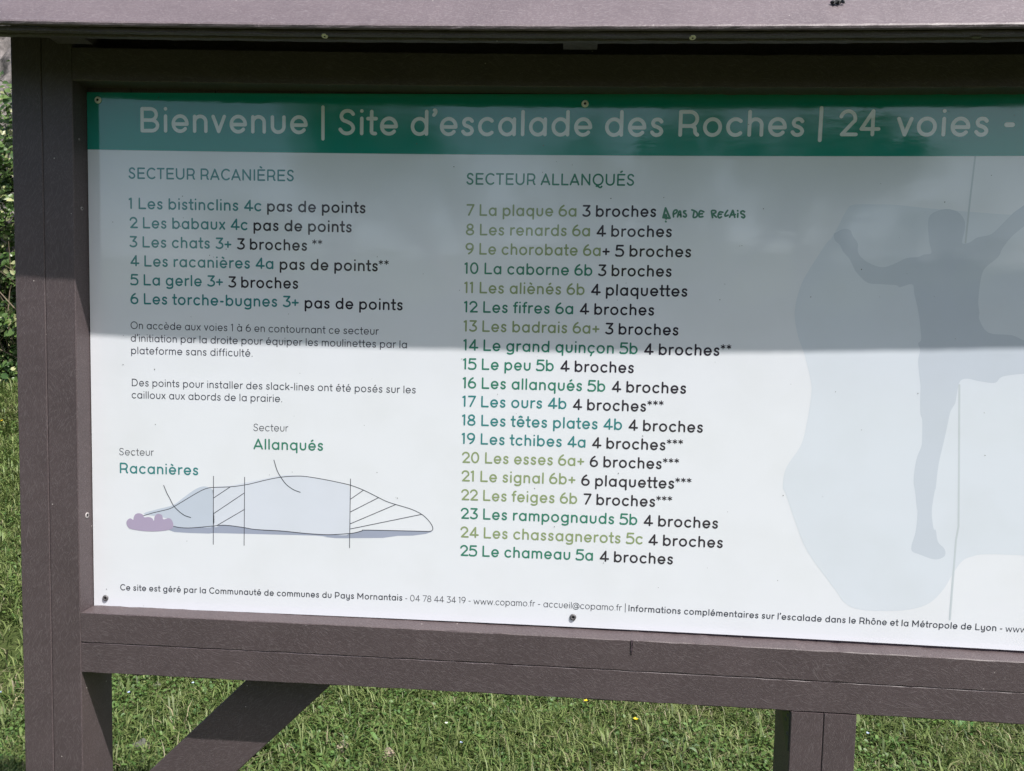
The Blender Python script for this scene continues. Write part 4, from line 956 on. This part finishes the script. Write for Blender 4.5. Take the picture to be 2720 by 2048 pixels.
UY = 7.6 + .35 * np.sin(UX * 1.1 + UZ * .7) + .2 * np.sin(UX * 2.9 - UZ * 1.9) + .28 * (np.round(UZ * 1.7 + .3 * np.sin(UX)) * .35) + r.normal(0, .05, UX.shape) + .12 * UZ
TOP = 6.3 + .6 * np.sin(UX * .8) + .3 * np.sin(UX * 2.3)
UZc = np.minimum(UZ, TOP); UY = np.where(UZ > TOP, UY + (UZ - TOP) * 3, UY)
V = np.stack([UX, UY, UZc + .9], -1).reshape(-1, 3); nx = 130
I = np.arange(39 * nx).reshape(39, nx)[:, :-1].ravel(); F = np.stack([I, I + 1, I + nx + 1, I + nx], -1)
rock = np_mesh('rock_face', V, F, M_ROCK, k=4); rock['kind'] = 'structure'
hedge = empty('ivy_hedge', (-4, 6.9, .95), 'ivy and bramble thicket with glossy green leaves against pale rock, seen left of the post', 'hedge')
def leafcloud(x, y, z, size, r, nrm=None, colsel=None):
    n = len(x); az = r.uniform(0, 2 * np.pi, n)
    N = np.stack([r.normal(0, .5, n), r.normal(-.8, .4, n), r.normal(.5, .45, n)], -1); N /= np.linalg.norm(N, axis=1)[:, None]
    a = np.cross(N, np.stack([np.cos(az), np.sin(az), np.cos(az * 2)], -1)); a /= np.linalg.norm(a, axis=1)[:, None]; b = np.cross(N, a)
    s = size * r.uniform(.55, 1.35, n); c = np.stack([x, y, z], -1); V = np.empty((n, 7, 3), np.float32)
    for k, (p, q, d_) in enumerate(((-.9, 0, 0), (-.55, -.65, .12), (.25, -.6, .15), (1.05, 0, -.1), (.25, .6, .15), (-.55, .65, .12), (0.05, 0, -.05))):
        V[:, k] = c + a * (p * s)[:, None] + b * (q * s)[:, None] + N * (d_ * s)[:, None]
    i = np.arange(n)[:, None] * 7
    F = np.concatenate([i + [6, 0, 1], i + [6, 1, 2], i + [6, 2, 3], i + [6, 3, 4], i + [6, 4, 5], i + [6, 5, 0]], 1).reshape(-1, 3)
    f = r.random((n, 1)); col = np.array([.035, .08, .02]) * (1 - f) + np.array([.12, .19, .05]) * f
    hl_ = r.random(n) < .16; col[hl_] = np.array([.38, .40, .20]) * r.uniform(.7, 1.1, (hl_.sum(), 1))
    return V.reshape(-1, 3), F, np.repeat(col[:, None], 7, 1).reshape(-1, 3)
r = np.random.default_rng(31); parts = []
for (x0, x1, nn, sz) in ((-6.0, -4.1, 13000, .036), (-6.2, -2.8, 15000, .040), (-13, -6.2, 9000, .055), (-2.8, 10, 11000, .055)):
    x = r.uniform(x0, x1, nn); u = r.random(nn); top = 4.45 + .4 * np.sin(x * 1.3 + 1) + .25 * np.sin(x * 3.7)
    z = .55 + u * (top - .55) * r.uniform(.7, 1.08, nn); cl_ = np.sin(x * 5.1 + z * 4.3) * np.cos(z * 6.1 - x * 2)
    y = 6.95 + .25 * cl_ + .35 * (z - 1) * .3 + r.uniform(-.05, .45, nn)
    k = r.random(nn) < (.75 + .35 * cl_); parts.append(leafcloud(x[k], y[k], z[k], sz, r))
V, F, C = join(parts); lf = np_mesh('foliage', V, F, tint_mat('ivy_leaves', .35, .2, .5), C, parent=hedge); lf['kind'] = 'stuff'
# stems
V = []; F = []
for k in range(90):
    x = r.uniform(-9, 3) if k > 40 else r.uniform(-6, -3); y = 7.0 + r.uniform(-.1, .3); z = .8; px_ = None; w_ = r.uniform(.006, .014); dx = r.normal(0, .12)
    for i in range(9):
        b0_ = len(V)
        V += [(x - w_, y, z), (x + w_, y, z), (x, y - w_ * 1.5, z)]
        if i: 
            for s in range(3): F.append((b0_ - 3 + s, b0_ - 3 + (s + 1) % 3, b0_ + (s + 1) % 3, b0_ + s))
        x += dx + r.normal(0, .05); y += r.normal(0, .04); z += r.uniform(.12, .26); w_ *= .88
st_ = mesh_obj('stems', V, F, plain_mat('woody_stem', (.13, .10, .07), .8), hedge); st_['kind'] = 'stuff'

# ------------------------------------------------------------------ the side behind the photographer (mirrored in the glossy panel)
def tubes(segs, k=5):
    V = []; F = []
    for (p, q, r0, r1) in segs:
        d_ = (q - p); L = np.linalg.norm(d_); d_ = d_ / L; a = np.cross(d_, [0.3, .8, .1]); a /= np.linalg.norm(a); b = np.cross(d_, a); o = len(V)
        for i in range(k):
            c, s = math.cos(2 * math.pi * i / k), math.sin(2 * math.pi * i / k); V.append(p + (a * c + b * s) * r0)
        for i in range(k):
            c, s = math.cos(2 * math.pi * i / k), math.sin(2 * math.pi * i / k); V.append(q + (a * c + b * s) * r1)
        for i in range(k): F.append((o + i, o + (i + 1) % k, o + k + (i + 1) % k, o + k + i))
    return V, F
M_BARK = plain_mat('bark', (.24, .21, .18), .9); M_CROWN = tint_mat('spring_leaves', .6, .3)
def tree(x, y, H, spread, dens, label, seed, col=(.09, .14, .04)):
    r = np.random.default_rng(seed); root = empty('tree', (x, y, 0), label, 'tree', 'trees mirrored in the panel'); segs = []; tips = []
    def grow(p, d_, L, rad_, lv):
        q = p + d_ * L; segs.append((p, q, rad_, rad_ * .72)); tips.append(q)
        if lv == 0: return
        for _ in range(3 if lv > 1 else 3):
            nd = d_ + r.normal(0, .42, 3) * (spread, spread, .5); nd[2] = abs(nd[2]) * .9 + .12; nd /= np.linalg.norm(nd); grow(q, nd, L * r.uniform(.62, .85), rad_ * .6, lv - 1)
    grow(np.array([x, y, -.1]), np.array([r.normal(0, .06), r.normal(0, .06), 1.0]), H * .30, H * .022, 4)
    V, F = tubes(segs[:13], 7); mesh_obj('trunk', V, F, M_BARK, root); V, F = tubes(segs[13:], 4); mesh_obj('branches', V, F, M_BARK, root)
    T = np.array(tips[13:]); n = int(dens); i = r.integers(0, len(T), n); c = T[i] + r.normal(0, .16 * H / 6, (n, 3))
    v, f, cc = leafcloud(c[:, 0], c[:, 1], c[:, 2], .07 * H / 6, r); cc = np.array(col) * r.uniform(.7, 1.4, (len(cc) // 7, 1)); cc = np.repeat(cc[:, None], 7, 1).reshape(-1, 3)
    o = np_mesh('crown', v, f, M_CROWN, cc, parent=root)
tree(-5.2, -19, 9.0, 1.0, 900, 'slender bare tree mirrored left of the title centre', 1)
tree(-1.6, -17, 7.6, 1.2, 1300, 'dense bushy tree mirrored in the middle of the title band', 2, (.05, .09, .03))
tree(1.2, -18, 7.4, 1.2, 1300, 'second dense tree mirrored in the title band', 3, (.06, .10, .035))
tree(4.4, -20, 8.2, 1.1, 1100, 'half bare tree mirrored right of the title centre', 4)
tree(7.5, -21, 8.6, 1.1, 2200, 'loose tree mirrored near the word voies', 5)
tree(12.0, -23, 6.6, 1.2, 700, 'bare thin tree mirrored at the right of the panel', 6)
tree(-10.5, -26, 6.6, 1.2, 2000, 'bare tree mirrored at the far left', 7)
# thicket line
r = np.random.default_rng(77); n_ = 26000; x = r.uniform(-40, 45, n_); top = 3.0 + .5 * np.sin(x * .5) + .3 * np.sin(x * 1.7); z = r.random(n_) ** .8 * top; y = -26 + r.uniform(-1.5, 1.5, n_) * np.sqrt(np.clip(1.02 - z / top, 0, 1)) 
v, f, cc = leafcloud(x, y, z, .22, r); cc = cc * .9 + .01
tag(np_mesh('thicket', v, f, M_CROWN, cc), 'far line of green thicket behind the photographer, mirrored in the panel', 'thicket', kind='stuff')

# wooded hillside far behind the photographer
hx = np.linspace(-190, 190, 90); hy = np.linspace(-62, -146, 26); HX, HY = np.meshgrid(hx, hy)
tt = sstep((-62 - HY) / 60); HZ = -.4 + tt * (13.5 + 2.2 * np.sin(HX * .045 + 1) + 1.1 * np.sin(HX * .13) + .5 * np.sin(HX * .37 + HY * .1))
V = np.stack([HX, HY, HZ], -1).reshape(-1, 3); I = np.arange(25 * 90).reshape(25, 90)[:, :-1].ravel(); F = np.stack([I, I + 90, I + 91, I + 1], -1)
hill = np_mesh('hillside', V, F, M_SOIL, smooth=True, k=4); hill['kind'] = 'structure'
